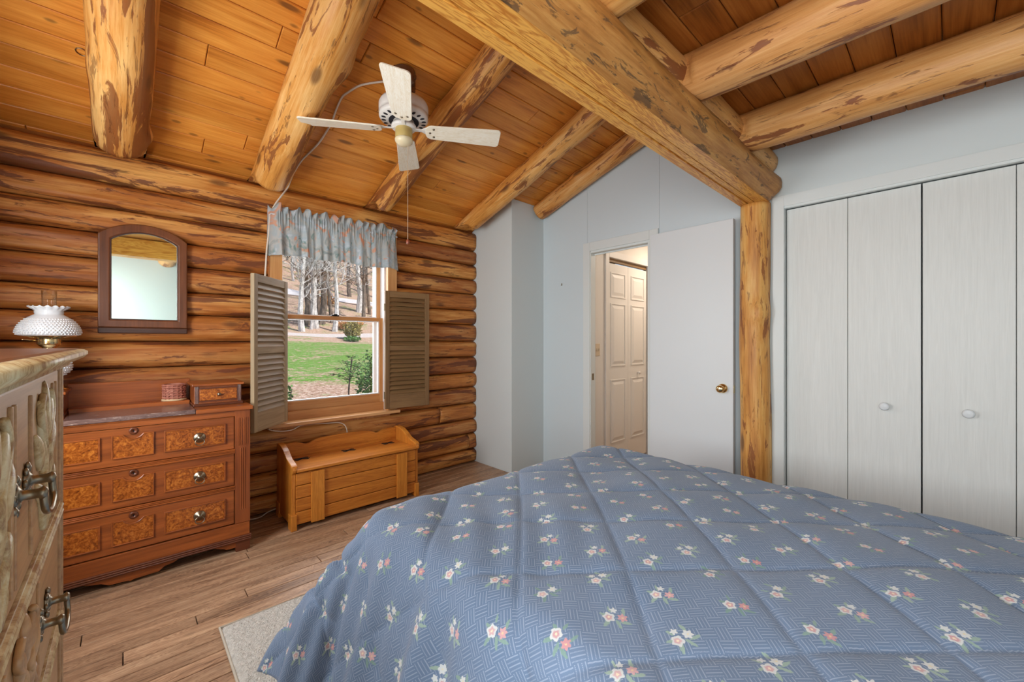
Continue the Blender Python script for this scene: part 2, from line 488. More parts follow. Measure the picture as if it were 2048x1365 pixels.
# outdoors
m = M('lawn_and_leaf_litter', 0.9, 0.1)
_x, _y, _z = m.sep(m.pos())
_leaf = m.ramp(m.noise(m.vec(_x, _y, 0), 9, 5, 0.8), (0.36, lin(128, 94, 70)), (0.5, lin(184, 152, 130)), (0.64, lin(224, 204, 190)))
_gr = m.ramp(m.noise(m.vec(_x, _y, 0), 7, 5, 0.75), (0.3, lin(80, 116, 44)), (0.65, lin(128, 166, 78)))
_band = m.step(_y, 7.5, 15.5) * m.step(_y, 29.5, 27.5)
_mk = m.noise(m.vec(_x * 0.6, _y * 0.9, 0), 0.8, 8, 0.82)
_sp = m.noise(m.vec(_x, _y * 0.6, 2.0), 5.0, 4, 0.7)
_c = m.mix(m.step(_mk + _band * 0.15 - m.step(_sp, 0.5, 0.62) * 0.14, 0.50, 0.62), _leaf, _gr)
_road = m.step((_y - 33.6 + _x * 0.01).abs(), 1.1, 0.8)
_c = m.mix(_road * 0.85, _c, lin(206, 198, 196))
_road2 = m.step((_y - 55.0 + (_x - 14.0) * 0.69).abs(), 2.1, 1.7)
_c = m.mix(_road2 * 0.9, _c, lin(214, 212, 214))
_dk = m.step(m.noise(m.vec(_x, _y, 0), 0.35, 4, 0.7), 0.56, 0.62) * m.step(_y, 36, 40)
_c = m.mix(_dk * 0.6, _c, lin(92, 84, 72))
m.col(_c)
m.bump(m.noise(m.vec(_x, _y, 0), 6, 4, 0.8), 0.6, 0.2)
MAT['ground'] = m.mat
m = M('pale_bark', 0.85, 0.1)
_x, _y, _z = m.sep(m.obj())
m.col(m.ramp(m.noise(m.vec(_x * 5, _y * 5, _z * 1.5) + 0.0 if False else m.vec(_x * 5, _y * 5, _z * 1.5), 2, 4, 0.7), (0.35, lin(136, 128, 124)), (0.6, lin(222, 218, 216))))
MAT['bark_pale'] = m.mat
m = M('dark_bark', 0.9, 0.1)
_x, _y, _z = m.sep(m.obj())
m.col(m.ramp(m.noise(m.vec(_x * 5, _y * 5, _z * 1.5), 2, 4, 0.7), (0.35, lin(66, 56, 48)), (0.6, lin(134, 118, 106))))
MAT['bark_dark'] = m.mat
MAT['leaf_green'] = plain('evergreen_leaf', (0.10, 0.22, 0.05), 0.5, 0.3, var=0.4, scale=20)
MAT['leaf_yellow'] = plain('olive_twig', (0.36, 0.30, 0.10), 0.7, 0.2, var=0.3, scale=8)
MAT['leaf_orange'] = plain('dry_beech_leaf', (0.62, 0.34, 0.14), 0.8, 0.2, var=0.3, scale=8)

# ------------------------------------------------------------------ mesh helpers
def link(name, bm, mat, parent=None, smooth=False, bevel=0.0, seg=2, angle=35):
    me = bpy.data.meshes.new(name)
    bm.normal_update()
    bm.to_mesh(me)
    bm.free()
    o = bpy.data.objects.new(name, me)
    COL.objects.link(o)
    mats = mat if isinstance(mat, (list, tuple)) else [mat]
    for mm in mats:
        me.materials.append(MAT[mm] if isinstance(mm, str) else mm)
    if smooth:
        me.polygons.foreach_set('use_smooth', [True] * len(me.polygons))
    if bevel:
        md = o.modifiers.new('edge', 'BEVEL')
        md.width = bevel
        md.segments = seg
        md.limit_method = 'ANGLE'
        md.angle_limit = math.radians(angle)
        md.harden_normals = False
    if parent is not None:
        o.parent = parent
    return o

def tag(o, label=None, cat=None, group=None, kind=None):
    if label: o['label'] = label
    if cat: o['category'] = cat
    if group: o['group'] = group
    if kind: o['kind'] = kind
    return o

def empty(name, loc=(0, 0, 0), rz=0.0):
    o = bpy.data.objects.new(name, None)
    COL.objects.link(o)
    o.location = loc
    o.rotation_euler = (0, 0, rz)
    o.empty_display_size = 0.05
    return o

def structure(o):
    o['kind'] = 'structure'
    return o

def box(bm, x0, x1, y0, y1, z0, z1, mi=0, mtx=None):
    vs = [bm.verts.new(Vector(p)) for p in ((x0, y0, z0), (x1, y0, z0), (x1, y1, z0), (x0, y1, z0),
                                             (x0, y0, z1), (x1, y0, z1), (x1, y1, z1), (x0, y1, z1))]
    if mtx is not None:
        for v in vs:
            v.co = mtx @ v.co
    fs = []
    for q in ((0, 3, 2, 1), (4, 5, 6, 7), (0, 1, 5, 4), (1, 2, 6, 5), (2, 3, 7, 6), (3, 0, 4, 7)):
        f = bm.faces.new([vs[i] for i in q])
        f.material_index = mi
        fs.append(f)
    return fs

def boxes(*bs):
    bm = bmesh.new()
    for b in bs:
        box(bm, *b)
    return bm

def prism(bm, pts, axis, a0, a1, mi=0):
    """pts: 2D outline; axis 'X': pts are (y,z); 'Y': (x,z); 'Z': (x,y)"""
    def mk(p, a):
        return {'X': (a, p[0], p[1]), 'Y': (p[0], a, p[1]), 'Z': (p[0], p[1], a)}[axis]
    A = [bm.verts.new(mk(p, a0)) for p in pts]
    B = [bm.verts.new(mk(p, a1)) for p in pts]
    n = len(pts)
    fs = [bm.faces.new(A), bm.faces.new(B[::-1])]
    for i in range(n):
        j = (i + 1) % n
        fs.append(bm.faces.new((A[j], A[i], B[i], B[j])))
    for f in fs:
        f.material_index = mi
    bmesh.ops.recalc_face_normals(bm, faces=fs)
    return fs

def ring_prism(bm, outer, inner, axis, a0, a1):
    """frame between two outlines with the same number of points"""
    def mk(p, a):
        return {'X': (a, p[0], p[1]), 'Y': (p[0], a, p[1]), 'Z': (p[0], p[1], a)}[axis]
    n = len(outer)
    L = [[bm.verts.new(mk(p, a)) for p in pts] for pts in (outer, inner) for a in (a0, a1)]
    o0, o1, i0, i1 = L
    fs = []
    for k in range(n):
        j = (k + 1) % n
        fs += [bm.faces.new((o0[k], o0[j], i0[j], i0[k])), bm.faces.new((o1[k], i1[k], i1[j], o1[j])),
               bm.faces.new((o0[k], o1[k], o1[j], o0[j])), bm.faces.new((i0[k], i0[j], i1[j], i1[k]))]
    bmesh.ops.recalc_face_normals(bm, faces=fs)

def lathe(bm, prof, seg=32, mtx=None, cap=True, wav=None):
    rings = []
    for (r, z) in prof:
        ring = []
        for k in range(seg):
            a = 2 * PI * k / seg
            rr, zz = r, z
            if wav:
                rr, zz = wav(r, z, a)
            p = Vector((rr * math.cos(a), rr * math.sin(a), zz))
            ring.append(bm.verts.new(mtx @ p if mtx is not None else p))
        rings.append(ring)
    for i in range(len(rings) - 1):
        for k in range(seg):
            j = (k + 1) % seg
            bm.faces.new((rings[i][k], rings[i][j], rings[i + 1][j], rings[i + 1][k]))
    if cap:
        if prof[0][0] > 1e-5: bm.faces.new(rings[0][::-1])
        if prof[-1][0] > 1e-5: bm.faces.new(rings[-1])
    return rings

def catmull(pts, n=6):
    P = [Vector(p) for p in pts]
    out = []
    for i in range(len(P) - 1):
        p0, p1, p2, p3 = P[max(i - 1, 0)], P[i], P[i + 1], P[min(i + 2, len(P) - 1)]
        for k in range(n):
            t = k / n
            out.append(0.5 * ((2 * p1) + (p2 - p0) * t + (2 * p0 - 5 * p1 + 4 * p2 - p3) * t * t + (3 * p1 - p0 - 3 * p2 + p3) * t ** 3))
    out.append(P[-1])
    return out

def tube(bm, pts, rad, seg=8, cap=True, mi=0):
    pts = [Vector(p) for p in pts]
    rings = []
    up = Vector((0, 0, 1))
    prev = None
    for i, p in enumerate(pts):
        t = (pts[min(i + 1, len(pts) - 1)] - pts[max(i - 1, 0)]).normalized()
        if prev is None:
            a = t.cross(up if abs(t.z) < 0.9 else Vector((1, 0, 0))).normalized()
        else:
            a = (prev - t * prev.dot(t)).normalized()
        prev = a
        b = t.cross(a)
        r = rad[i] if isinstance(rad, (list, tuple)) else rad
        rings.append([bm.verts.new(p + (a * math.cos(2 * PI * k / seg) + b * math.sin(2 * PI * k / seg)) * r) for k in range(seg)])
    for i in range(len(rings) - 1):
        for k in range(seg):
            j = (k + 1) % seg
            f = bm.faces.new((rings[i][k], rings[i][j], rings[i + 1][j], rings[i + 1][k]))
            f.material_index = mi
    if cap:
        bm.faces.new(rings[0][::-1]).material_index = mi
        bm.faces.new(rings[-1]).material_index = mi

def ball(bm, c, r, seg=12, sc=(1, 1, 1)):
    g = bmesh.ops.create_uvsphere(bm, u_segments=seg, v_segments=max(6, seg // 2), radius=1.0)
    for v in g['verts']:
        v.co = Vector(c) + Vector((v.co.x * r * sc[0], v.co.y * r * sc[1], v.co.z * r * sc[2]))

def log_bm(L, r0, r1, seed=0, nx=60, ns=28, bumps=(), amp=0.055, ez=1.0, hewn=None, capin=0.0):
    """round log along local X; bumps = (x, angle, size, height); hewn(x, y, z)->(y, z) reshapes rings"""
    bm = bmesh.new()
    rings = []
    for i in range(nx + 1):
        x = L * i / nx
        t = i / nx
        r = r0 + (r1 - r0) * t
        cy = mn.noise(Vector((x * 0.8, seed * 3.1, 0.3))) * r * 0.14
        cz = mn.noise(Vector((x * 0.8, seed * 3.1, 7.3))) * r * 0.10
        ring = []
        for k in range(ns):
            a = 2 * PI * k / ns
            rr = r * (1 + amp * mn.noise(Vector((x * 1.8, math.cos(a) * 1.5 + seed * 5.7, math.sin(a) * 1.5)))
                      + amp * 0.5 * mn.noise(Vector((x * 6.0, math.cos(a) * 4 + seed, math.sin(a) * 4))))
            for (bx, ba, bs, bh) in bumps:
                da = (a - ba + PI) % (2 * PI) - PI
                rr += bh * math.exp(-((x - bx) ** 2 + (da * r) ** 2) / (bs * bs))
            y, z = cy + rr * math.cos(a), cz + rr * math.sin(a) * ez
            if hewn:
                y, z = hewn(x, y, z)
            ring.append(bm.verts.new((x, y, z)))
        rings.append(ring)
    for i in range(nx):
        for k in range(ns):
            j = (k + 1) % ns
            bm.faces.new((rings[i][k], rings[i + 1][k], rings[i + 1][j], rings[i][j])).smooth = True
    bm.faces.new(rings[0])
    bm.faces.new(rings[-1][::-1])
    return bm

def place_along(o, p0, p1, roll=0.0):
    """put the object's local X axis from p0 towards p1"""
    d = (Vector(p1) - Vector(p0)).normalized()
    o.location = p0
    q = d.to_track_quat('X', 'Z')
    o.rotation_mode = 'QUATERNION'
    o.rotation_quaternion = q
    return o

def plank_mesh(name, u0, u1, v0, v1, width, thick, mapf, seed, lmin, lmax, mat, gap=0.0018, ch=0.0022, wvar=0.0, parent=None):
    """boards along u; rows across v; mapf(u,v,h)->xyz with h=0 at the shown face and growing away from the room"""
    rnd = random.Random(seed)
    verts, faces, tones = [], [], []
    v = v0
    while v < v1 - 1e-4:
        w = width * (1 + rnd.uniform(-wvar, wvar))
        ve = min(v + w, v1)
        u = u0 - rnd.uniform(0, lmax)
        while u < u1:
            ue = u + rnd.uniform(lmin, lmax)
            a, b = max(u, u0) + gap * 0.5, min(ue, u1) - gap * 0.5
            if b - a > 0.02:
                t = rnd.random()
                c, d = v + gap * 0.5, ve - gap * 0.5
                base = len(verts)
                for (uu, vv, h) in ((a + ch, c + ch, 0), (b - ch, c + ch, 0), (b - ch, d - ch, 0), (a + ch, d - ch, 0),
                                    (a, c, ch), (b, c, ch), (b, d, ch), (a, d, ch),
                                    (a, c, thick), (b, c, thick), (b, d, thick), (a, d, thick)):
                    verts.append(mapf(uu, vv, h))
                for q in ((0, 1, 2, 3), (0, 4, 5, 1), (1, 5, 6, 2), (2, 6, 7, 3), (3, 7, 4, 0),
                          (4, 8, 9, 5), (5, 9, 10, 6), (6, 10, 11, 7), (7, 11, 8, 4), (11, 10, 9, 8)):
                    faces.append([base + i for i in q])
                    tones.append(t)
            u = ue
        v = ve
    me = bpy.data.meshes.new(name)
    me.from_pydata(verts, [], faces)
    at = me.attributes.new('tone', 'FLOAT', 'FACE')
    at.data.foreach_set('value', tones)
    bm = bmesh.new()
    bm.from_mesh(me)
    bmesh.ops.recalc_face_normals(bm, faces=bm.faces)
    bm.to_mesh(me)
    bm.free()
    me.materials.append(MAT[mat])
    o = bpy.data.objects.new(name, me)
    COL.objects.link(o)
    if parent: o.parent = parent
    return o
# ------------------------------------------------------------------ room shell
XL, YB = -0.66, -0.72            # left wall and back wall (behind the camera)
XF, XC = 3.116, 3.03             # door wall, closet wall
PITCH = math.atan(0.333)
SP, CP = math.sin(PITCH), math.cos(PITCH)
def zc(y): return 2.46 + 0.333 * (3.33 - y)

structure(plank_mesh('floor', -0.70, 5.0, -0.76, 3.62, 0.083, 0.02, lambda u, v, h: (u, v, -h), 11, 0.9, 2.3, 'floor', 0.0034, 0.0020, 0.18))
structure(link('floor', boxes((-0.76, 5.0, -0.82, 3.66, -0.35, -0.021)), 'dark'))

# sloped and flat board ceilings
LS = (3.56 - 0.88) / CP
structure(plank_mesh('ceiling', -0.74, 3.30, 0.0, LS, 0.137, 0.022,
                     lambda u, v, h: (u, 3.56 - v * CP + h * SP, zc(3.56) + v * SP + h * CP), 5, 1.0, 2.6, 'ceil_plank', 0.003, 0.004))
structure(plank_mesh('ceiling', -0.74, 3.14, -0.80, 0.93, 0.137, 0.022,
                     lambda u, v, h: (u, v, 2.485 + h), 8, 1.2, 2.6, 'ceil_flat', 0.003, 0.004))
bm = bmesh.new()
prism(bm, [(3.62, zc(3.62) + 0.03), (0.5, zc(0.5) + 0.03), (0.5, zc(0.5) + 0.16), (3.62, zc(3.62) + 0.16)], 'X', -0.80, 5.0)
box(bm, -0.80, 5.0, -0.85, 0.95, 2.512, 2.62)
box(bm, -0.76, 3.25, 0.915, 0.945, 2.46, zc(0.93) + 0.02)
box(bm, -0.80, 3.25, 3.455, 3.60, 2.36, 2.55)
structure(link('roof_light_block', bm, 'ceil_flat'))  # unseen slabs added to keep light out, plus the strip over the top log

# log wall with the window
wall = structure(empty('wall_left'))
ROWS = [0.0, .134, .30, .445, .616, .78, .93, 1.097, 1.26, 1.43, 1.578, 1.744, 1.896, 2.05, 2.20, 2.392]
YG = 3.430
def log_piece(x0, x1, z0, z1, seed):
    nx, npf = max(6, int((x1 - x0) / 0.04)), 14
    bm = bmesh.new()
    grid = []
    for i in range(nx + 1):
        x = x0 + (x1 - x0) * i / nx
        ring = []
        e = 0.006 * mn.noise(Vector((x * 1.3, z0 * 9, 1.0)))
        f = 0.006 * mn.noise(Vector((x * 1.3, z1 * 9, 1.0)))
        for k in range(npf + 1):
            s = k / npf
            b = 0.046 * (1 - abs(2 * s - 1) ** 5.0)
            nz = 0.010 * mn.noise(Vector((x * 1.6, s * 2.0 + seed * 3.7, seed))) * (1 - abs(2 * s - 1) ** 4)
            ring.append(bm.verts.new((x, YG - b - nz, z0 + 0.002 + e + (z1 - z0 - 0.004 + f - e) * s)))
        ring.append(bm.verts.new((x, 3.59, z1 - 0.002 + f)))
        ring.append(bm.verts.new((x, 3.59, z0 + 0.002 + e)))
        grid.append(ring)
    n = npf + 3
    for i in range(nx):
        for k in range(n):
            j = (k + 1) % n
            bm.faces.new((grid[i][k], grid[i + 1][k], grid[i + 1][j], grid[i][j])).smooth = k < npf
    bm.faces.new(grid[0][::-1])
    bm.faces.new(grid[-1])
    bmesh.ops.recalc_face_normals(bm, faces=bm.faces)
    return link('log', bm, 'log_wall', wall)
for i in range(len(ROWS) - 1):
    z0, z1 = ROWS[i], ROWS[i + 1]
    xr = 2.668
    spans = [(-0.74, xr)]
    if 0.6 < z0 < 2.19:
        spans = [(-0.74, 0.80), (1.70, xr)]
    elif abs(z0 - .445) < .01:
        spans = [(-0.74, 2.222), (2.226, xr)]
    elif abs(z0 - .134) < .01:
        spans = [(-0.74, 2.574), (2.578, xr)]
    for k, (a, b) in enumerate(spans):
        log_piece(a, b, z0, z1, i * 2 + k)
structure(link('wall_left', boxes((-0.80, 0.80, 3.592, 3.66, -0.3, 2.7), (1.70, 3.3, 3.592, 3.66, -0.3, 2.7),
                                  (0.80, 1.70, 3.592, 3.66, -0.3, 0.64), (0.80, 1.70, 3.592, 3.66, 2.2, 2.7)), 'dark'))

# boxed white chase in the corner and the door wall
bm = bmesh.new()
prism(bm, [(2.849, 0), (3.60, 0), (3.60, zc(3.60) - 0.004), (2.849, zc(2.849) - 0.004)], 'X', 2.67, XF)
structure(link('wall_corner', bm, 'paint', bevel=0.003))
bm = bmesh.new()
prism(bm, [(2.300, 0), (3.60, 0), (3.60, zc(3.60)), (2.300, zc(2.300))], 'X', XF, 3.180)
prism(bm, [(2.262, 0), (2.2985, 0), (2.2985, zc(2.2985)), (2.262, zc(2.262))], 'X', XF, 3.180)
prism(bm, [(1.595, 2.085), (2.262, 2.085), (2.262, zc(2.262)), (1.595, zc(1.595))], 'X', XF, 3.180)
prism(bm, [(1.595, 0), (1.675, 0), (1.675, 2.085), (1.595, 2.085)], 'X', XF, 3.180)
prism(bm, [(0.78, 0), (1.5935, 0), (1.5935, zc(1.5935)), (0.78, zc(0.78))], 'X', XF, 3.180)
structure(link('wall_far', bm, 'paint_blue'))

# closet wall
bm = bmesh.new()
box(bm, XC, 3.13, 0.7137, 0.80, 0, 2.50)
box(bm, XC, 3.13, -0.545, 0.7137, 2.098, 2.50)
box(bm, XC, 3.13, -0.82, -0.545, 0, 2.50)
box(bm, 3.70, 3.75, -0.82, 0.86, 0, 2.5)
box(bm, 3.13, 3.70, 0.80, 0.86, 0, 2.5)
box(bm, 3.13, 3.70, -0.82, -0.76, 0, 2.5)
box(bm, 3.13, 3.75, -0.82, 0.86, 2.45, 2.5)
structure(link('wall_right', bm, 'paint'))
# left wall with a window and an added fill opening, back wall
def wall_with_windows(name, x0, x1, openings, mat):
    bm = bmesh.new()
    ys = [-0.82]
    for (a, b, z0, z1) in openings:
        box(bm, x0, x1, a, b, 0, z0)
        box(bm, x0, x1, a, b, z1, 2.5)
        ys += [a, b]
    ys.append(3.60)
    for i in range(0, len(ys), 2):
        box(bm, x0, x1, ys[i], ys[i + 1], 0, 2.5)
    prism(bm, [(0.9, 2.5), (3.4, 2.5), (0.9, zc(0.9))], 'X', x0, x1)
    return structure(link(name, bm, mat))
WIN_L = [(-0.55, 0.35, 0.80, 2.12), (1.75, 2.55, 0.80, 2.08)]  # first opening is added beside the bed to let fill light in
wall_with_windows('wall_near', -0.76, XL, WIN_L, 'paint')
structure(link('wall_back', boxes((-0.76, 3.13, -0.82, YB, 0, 2.5)), 'paint_blue'))
for n, (a, b, z0, z1) in enumerate(WIN_L):
    w = structure(empty('window_%d' % (n + 2)))
    bm = bmesh.new()
    ring_prism(bm, [(a - .07, z0 - .07), (b + .07, z0 - .07), (b + .07, z1 + .07), (a - .07, z1 + .07)],
               [(a, z0), (b, z0), (b, z1), (a, z1)], 'X', XL, XL + 0.02)
    link('casing', bm, 'win_wood_v', w)
    zm = (z0 + z1) / 2
    bm = boxes((-0.73, -0.69, a, b, zm - .02, zm + .02), (-0.73, -0.69, a, a + .04, z0, z1), (-0.73, -0.69, b - .04, b, z0, z1),
               (-0.73, -0.69, a, b, z0, z0 + .05), (-0.73, -0.69, a, b, z1 - .04, z1))
    link('sash', bm, 'win_wood_v', w)
    link('pane', boxes((-0.712, -0.708, a + .03, b - .03, z0 + .04, z1 - .03)), 'pane', w)

# hall beyond the door
bm = bmesh.new()
box(bm, 3.180, 3.435, 2.30, 2.36, 0, 2.44)
box(bm, 4.235, 4.96, 2.30, 2.36, 0, 2.44)
box(bm, 3.435, 4.235, 2.30, 2.36, 2.085, 2.44)
box(bm, 4.90, 4.96, 1.14, 2.30, 0, 2.44)
box(bm, 3.180, 4.96, 1.08, 1.14, 0, 2.44)
box(bm, 3.180, 4.96, 1.08, 2.36, 2.44, 2.50)
box(bm, 3.1805, 3.184, 2.262, 2.30, 0, 2.44)
box(bm, 3.40, 4.28, 2.36, 2.80, 0, 0.001)
structure(link('wall_hall', bm, 'hall_paint'))
structure(link('wall_hall', boxes((3.40, 4.28, 2.75, 2.80, 0, 2.44)), 'dark'))

# door frame (trim) of the bedroom door: casing, jambs, stop
bm = bmesh.new()
box(bm, XF - 0.016, XF, 2.262, 2.337, 0, 2.163)
box(bm, XF - 0.016, XF, 1.598, 1.675, 0, 2.163)
box(bm, XF - 0.016, XF, 1.675, 2.262, 2.085, 2.163)
tr = structure(link('trim_1', bm, 'trim', bevel=0.003))
bm = boxes((XF - 0.004, 3.184, 2.257, 2.263, 0, 2.085), (XF - 0.004, 3.184, 1.675, 1.694, 0, 2.085), (XF - 0.004, 3.184, 1.694, 2.257, 2.066, 2.086),
           (3.168, 3.18, 1.694, 1.706, 0, 2.066), (3.168, 3.18, 1.706, 2.257, 2.054, 2.066))
link('jamb', bm, 'trim', tr, bevel=0.002)
bm = boxes((3.128, 3.158, 2.2555, 2.2575, 0.90, 0.96))
link('strike_plate', bm, 'old_brass', tr)

# bedroom door swung flat against the wall
d1 = structure(empty('door_1', (0, 0, 0)))
link('panel', boxes((3.03, 3.065, 1.016, 1.627, 0.012, 2.10)), 'door_white', d1, bevel=0.002)
bm = bmesh.new()
R = Matrix.Translation((3.03, 1.084, 0.93)) @ Matrix.Rotation(-PI / 2, 4, 'Y')
lathe(bm, [(0.0, 0.0), (0.033, 0.0), (0.033, 0.004), (0.027, 0.010), (0.013, 0.014), (0.012, 0.030), (0.020, 0.036), (0.0265, 0.046), (0.027, 0.054), (0.022, 0.063), (0.010, 0.067), (0.0, 0.067)], 28, R, cap=False)
link('knob', bm, 'brass', d1, smooth=True)
bm = boxes((3.036, 3.059, 1.0145, 1.017, 0.90, 0.955))
link('latch_plate', bm, 'brass', d1)
bm = bmesh.new()
for z in (0.25, 1.05, 1.88):
    tube(bm, [(3.072, 1.634, z - 0.04), (3.072, 1.634, z + 0.04)], 0.007, 10)
link('hinge', bm, 'old_brass', d1)

# hall bifold door, two leaves of three raised panels
d2 = structure(empty('door_2'))
for (a, b) in ((3.462, 3.838), (3.842, 4.218)):
    leaf = link('leaf', boxes((a, b, 2.312, 2.342, 0.02, 2.035)), 'hall_door', d2, bevel=0.002)
    for (z0, z1) in ((0.25, 0.86), (1.016, 1.626), (1.708, 1.937)):
        bm = bmesh.new()
        x0, x1 = a + 0.065, b - 0.065
        ring_prism(bm, [(x0 - .012, z0 - .012), (x1 + .012, z0 - .012), (x1 + .012, z1 + .012), (x0 - .012, z1 + .012)],
                   [(x0, z0), (x1, z0), (x1, z1), (x0, z1)], 'Y', 2.305, 2.313)
        A = [bm.verts.new(p) for p in ((x0 + .012, 2.3115, z0 + .012), (x1 - .012, 2.3115, z0 + .012), (x1 - .012, 2.3115, z1 - .012), (x0 + .012, 2.3115, z1 - .012))]
        B = [bm.verts.new(p) for p in ((x0 + .04, 2.303, z0 + .04), (x1 - .04, 2.303, z0 + .04), (x1 - .04, 2.303, z1 - .04), (x0 + .04, 2.303, z1 - .04))]
        bm.faces.new(B)
        for i in range(4):
            bm.faces.new((A[i], A[(i + 1) % 4], B[(i + 1) % 4], B[i]))
        bmesh.ops.recalc_face_normals(bm, faces=bm.faces)
        link('raised_panel', bm, 'hall_door', leaf, bevel=0.002)
bm = bmesh.new()
lathe(bm, [(0.0, 0.0), (0.010, 0.0), (0.008, 0.012), (0.016, 0.020), (0.016, 0.028), (0.0, 0.033)], 18,
      Matrix.Translation((4.03, 2.311, 0.92)) @ Matrix.Rotation(PI / 2, 4, 'X'), cap=False)
link('knob', bm, 'hall_door', d2, smooth=True)
bm = boxes((3.395, 3.455, 2.284, 2.30, 0, 2.15), (4.225, 4.285, 2.284, 2.30, 0, 2.15), (3.455, 4.225, 2.284, 2.30, 2.085, 2.15))
link('casing', bm, 'hall_door', d2, bevel=0.003)
link('track', boxes((3.455, 4.225, 2.316, 2.345, 2.05, 2.085)), 'shutter', d2)
sw = link('light_switch', boxes((3.236, 3.309, 2.293, 2.30, 1.118, 1.235)), 'almond', bevel=0.003)
tag(sw, 'almond double toggle switch plate on the hall wall, seen through the doorway', 'light switch')
for xx in (3.257, 3.288):
    link('toggle', boxes((xx - .005, xx + .005, 2.283, 2.294, 1.168, 1.19)), 'almond', sw, bevel=0.002)

# closet bifold doors
d3 = structure(empty('door_3'))
ys = [0.7105, 0.4065, 0.102, -0.213, -0.528]
for i in range(4):
    a, b = ys[i + 1] + (0.001 if i in (0, 2) else 0.003), ys[i] - (0.001 if i in (1, 3) else 0.003)
    link('leaf', boxes((3.048, 3.078, a, b, 0.012, 2.088)), 'closet_door', d3, bevel=0.0025)
for (y, z) in ((0.247, 0.902), (-0.062, 0.901)):
    bm = bmesh.new()
    lathe(bm, [(0.0, 0.0), (0.011, 0.0), (0.010, 0.012), (0.020, 0.019), (0.022, 0.026), (0.020, 0.031), (0.013, 0.032), (0.0, 0.0335)], 24,
          Matrix.Translation((3.049, y, z)) @ Matrix.Rotation(-PI / 2, 4, 'Y'), cap=False)
    link('knob', bm, 'door_white', d3, smooth=True)
bm = boxes((3.005, XC, 0.7137, 0.7767, 0, 2.172), (3.005, XC, -0.61, -0.545, 0, 2.172), (3.005, XC, -0.545, 0.7137, 2.105, 2.172),
           (3.01, 3.12, 0.7125, 0.7137, 0, 2.10), (3.012, 3.04, -0.545, 0.7137, 2.092, 2.106))
link('casing', bm, 'trim', d3, bevel=0.004)

# ------------------------------------------------------------------ log rafters, ridge beam, joists, post
def rafter(x, r_foot, r_top, y_foot, label, seed, bumps=(), seat=True, y_top=0.93, mat='log_rafter'):
    rm = max(r_foot, r_top)
    off = rm * 0.86
    p0 = Vector((x, y_foot, zc(y_foot))) - Vector((0, SP, CP)) * off
    L = (y_foot - y_top) / CP
    def hew(lx, ly, lz):
        wy = p0.y - lx * CP + lz * SP
        wz = p0.z + lx * SP + lz * CP
        if seat and wy > 3.19 and wz < 2.392:
            lz = (2.392 - p0.z - lx * SP) / CP
        top = off - 0.004
        return ly, min(lz, top)
    bm = log_bm(L, r_foot, r_top, seed, 110, 32, bumps, 0.07, 1.0, hew)
    o = link('rafter', bm, mat)
    place_along(o, p0, p0 + Vector((0, -CP, SP)))
    tag(o, label, 'rafter', 'log rafters under the sloped ceiling')
    return o
rafter(-0.02, 0.110, 0.128, 3.42, 'thick log rafter with brown bark streaks above the arched mirror', 1,
       ((1.25, 4.9, 0.05, 0.012), (0.30, 0.0, 0.06, 0.022), (0.72, 3.3, 0.12, 0.008), (1.55, 0.1, 0.15, 0.01)), mat='log_bark')
rafter(0.735, 0.108, 0.125, 3.42, 'thick pale knotted log rafter ending above the left end of the window valance', 2,
       ((1.25, 0.1, 0.10, 0.035), (1.35, 0.4, 0.06, 0.02), (0.62, 4.6, 0.04, 0.01), (1.5, 5.2, 0.2, 0.012)))
rafter(1.555, 0.088, 0.100, 3.42, 'brown streaked log rafter directly behind the ceiling fan', 3, ((1.2, 3.2, 0.1, 0.015), (0.5, 0.2, 0.08, 0.01)), mat='log_bark')
rafter(2.47, 0.082, 0.094, 3.42, 'slim log rafter between the ceiling fan and the white corner chase', 4, ((1.6, 0.2, 0.12, 0.01),))
rafter(3.026, 0.080, 0.086, 2.845, 'orange log rafter along the top of the white door wall', 5, ((0.55, 2.6, 0.06, 0.015),), seat=False)

def extrude_x(name, prof, x0, x1, mats, side_from, parent, seed, amp, nx=80, bulge=0.0):
    """profile (y,z) swept along X with slow wander; faces from index side_from use the second material"""
    bm = bmesh.new()
    G = []
    for i in range(nx + 1):
        x = x0 + (x1 - x0) * i / nx
        ring = []
        for k, (y, z) in enumerate(prof):
            w = amp if k >= side_from else amp * 0.12
            ring.append(bm.verts.new((x, y + w * mn.noise(Vector((x * 1.4, k * 0.35 + seed, 2))), z + w * 0.8 * mn.noise(Vector((x * 1.4, k * 0.35, seed + 5))))))
        G.append(ring)
    n = len(prof)
    for i in range(nx):
        for k in range(n):
            j = (k + 1) % n
            f = bm.faces.new((G[i][k], G[i + 1][k], G[i + 1][j], G[i][j]))
            s = side_from <= k < n - 1
            f.material_index = 1 if s else 0
            f.smooth = s
    bm.faces.new(G[0][::-1])
    bm.faces.new(G[-1])
    bmesh.ops.recalc_face_normals(bm, faces=bm.faces)
    return link(name, bm, mats, parent)

beam = empty('ridge_beam', (0, 0.85, 2.14))
tag(beam, 'long double beam with flat sawn underside running overhead to the log post', 'beam')
BI = Matrix.Translation((0, -0.85, -2.14))
e = extrude_x('timber', [(0.852, 2.322), (0.852, 2.141), (0.882, 2.139), (0.8885, 2.162), (0.895, 2.139), (0.941, 2.140), (0.946, 2.146), (0.946, 2.322)],
              XL, 2.955, ['beam_sawn', 'beam_sawn'], 99, beam, 3, 0.02)
e.matrix_parent_inverse = BI
e = extrude_x('log', [(0.8485, 2.318), (0.8485, 2.141), (0.79, 2.140), (0.772, 2.147), (0.748, 2.163), (0.729, 2.187), (0.716, 2.214), (0.713, 2.240), (0.719, 2.266), (0.735, 2.290), (0.762, 2.308), (0.80, 2.318)],
              XL, 2.955, ['beam_sawn', 'log_beam'], 2, beam, 9, 0.020)
e.matrix_parent_inverse = BI
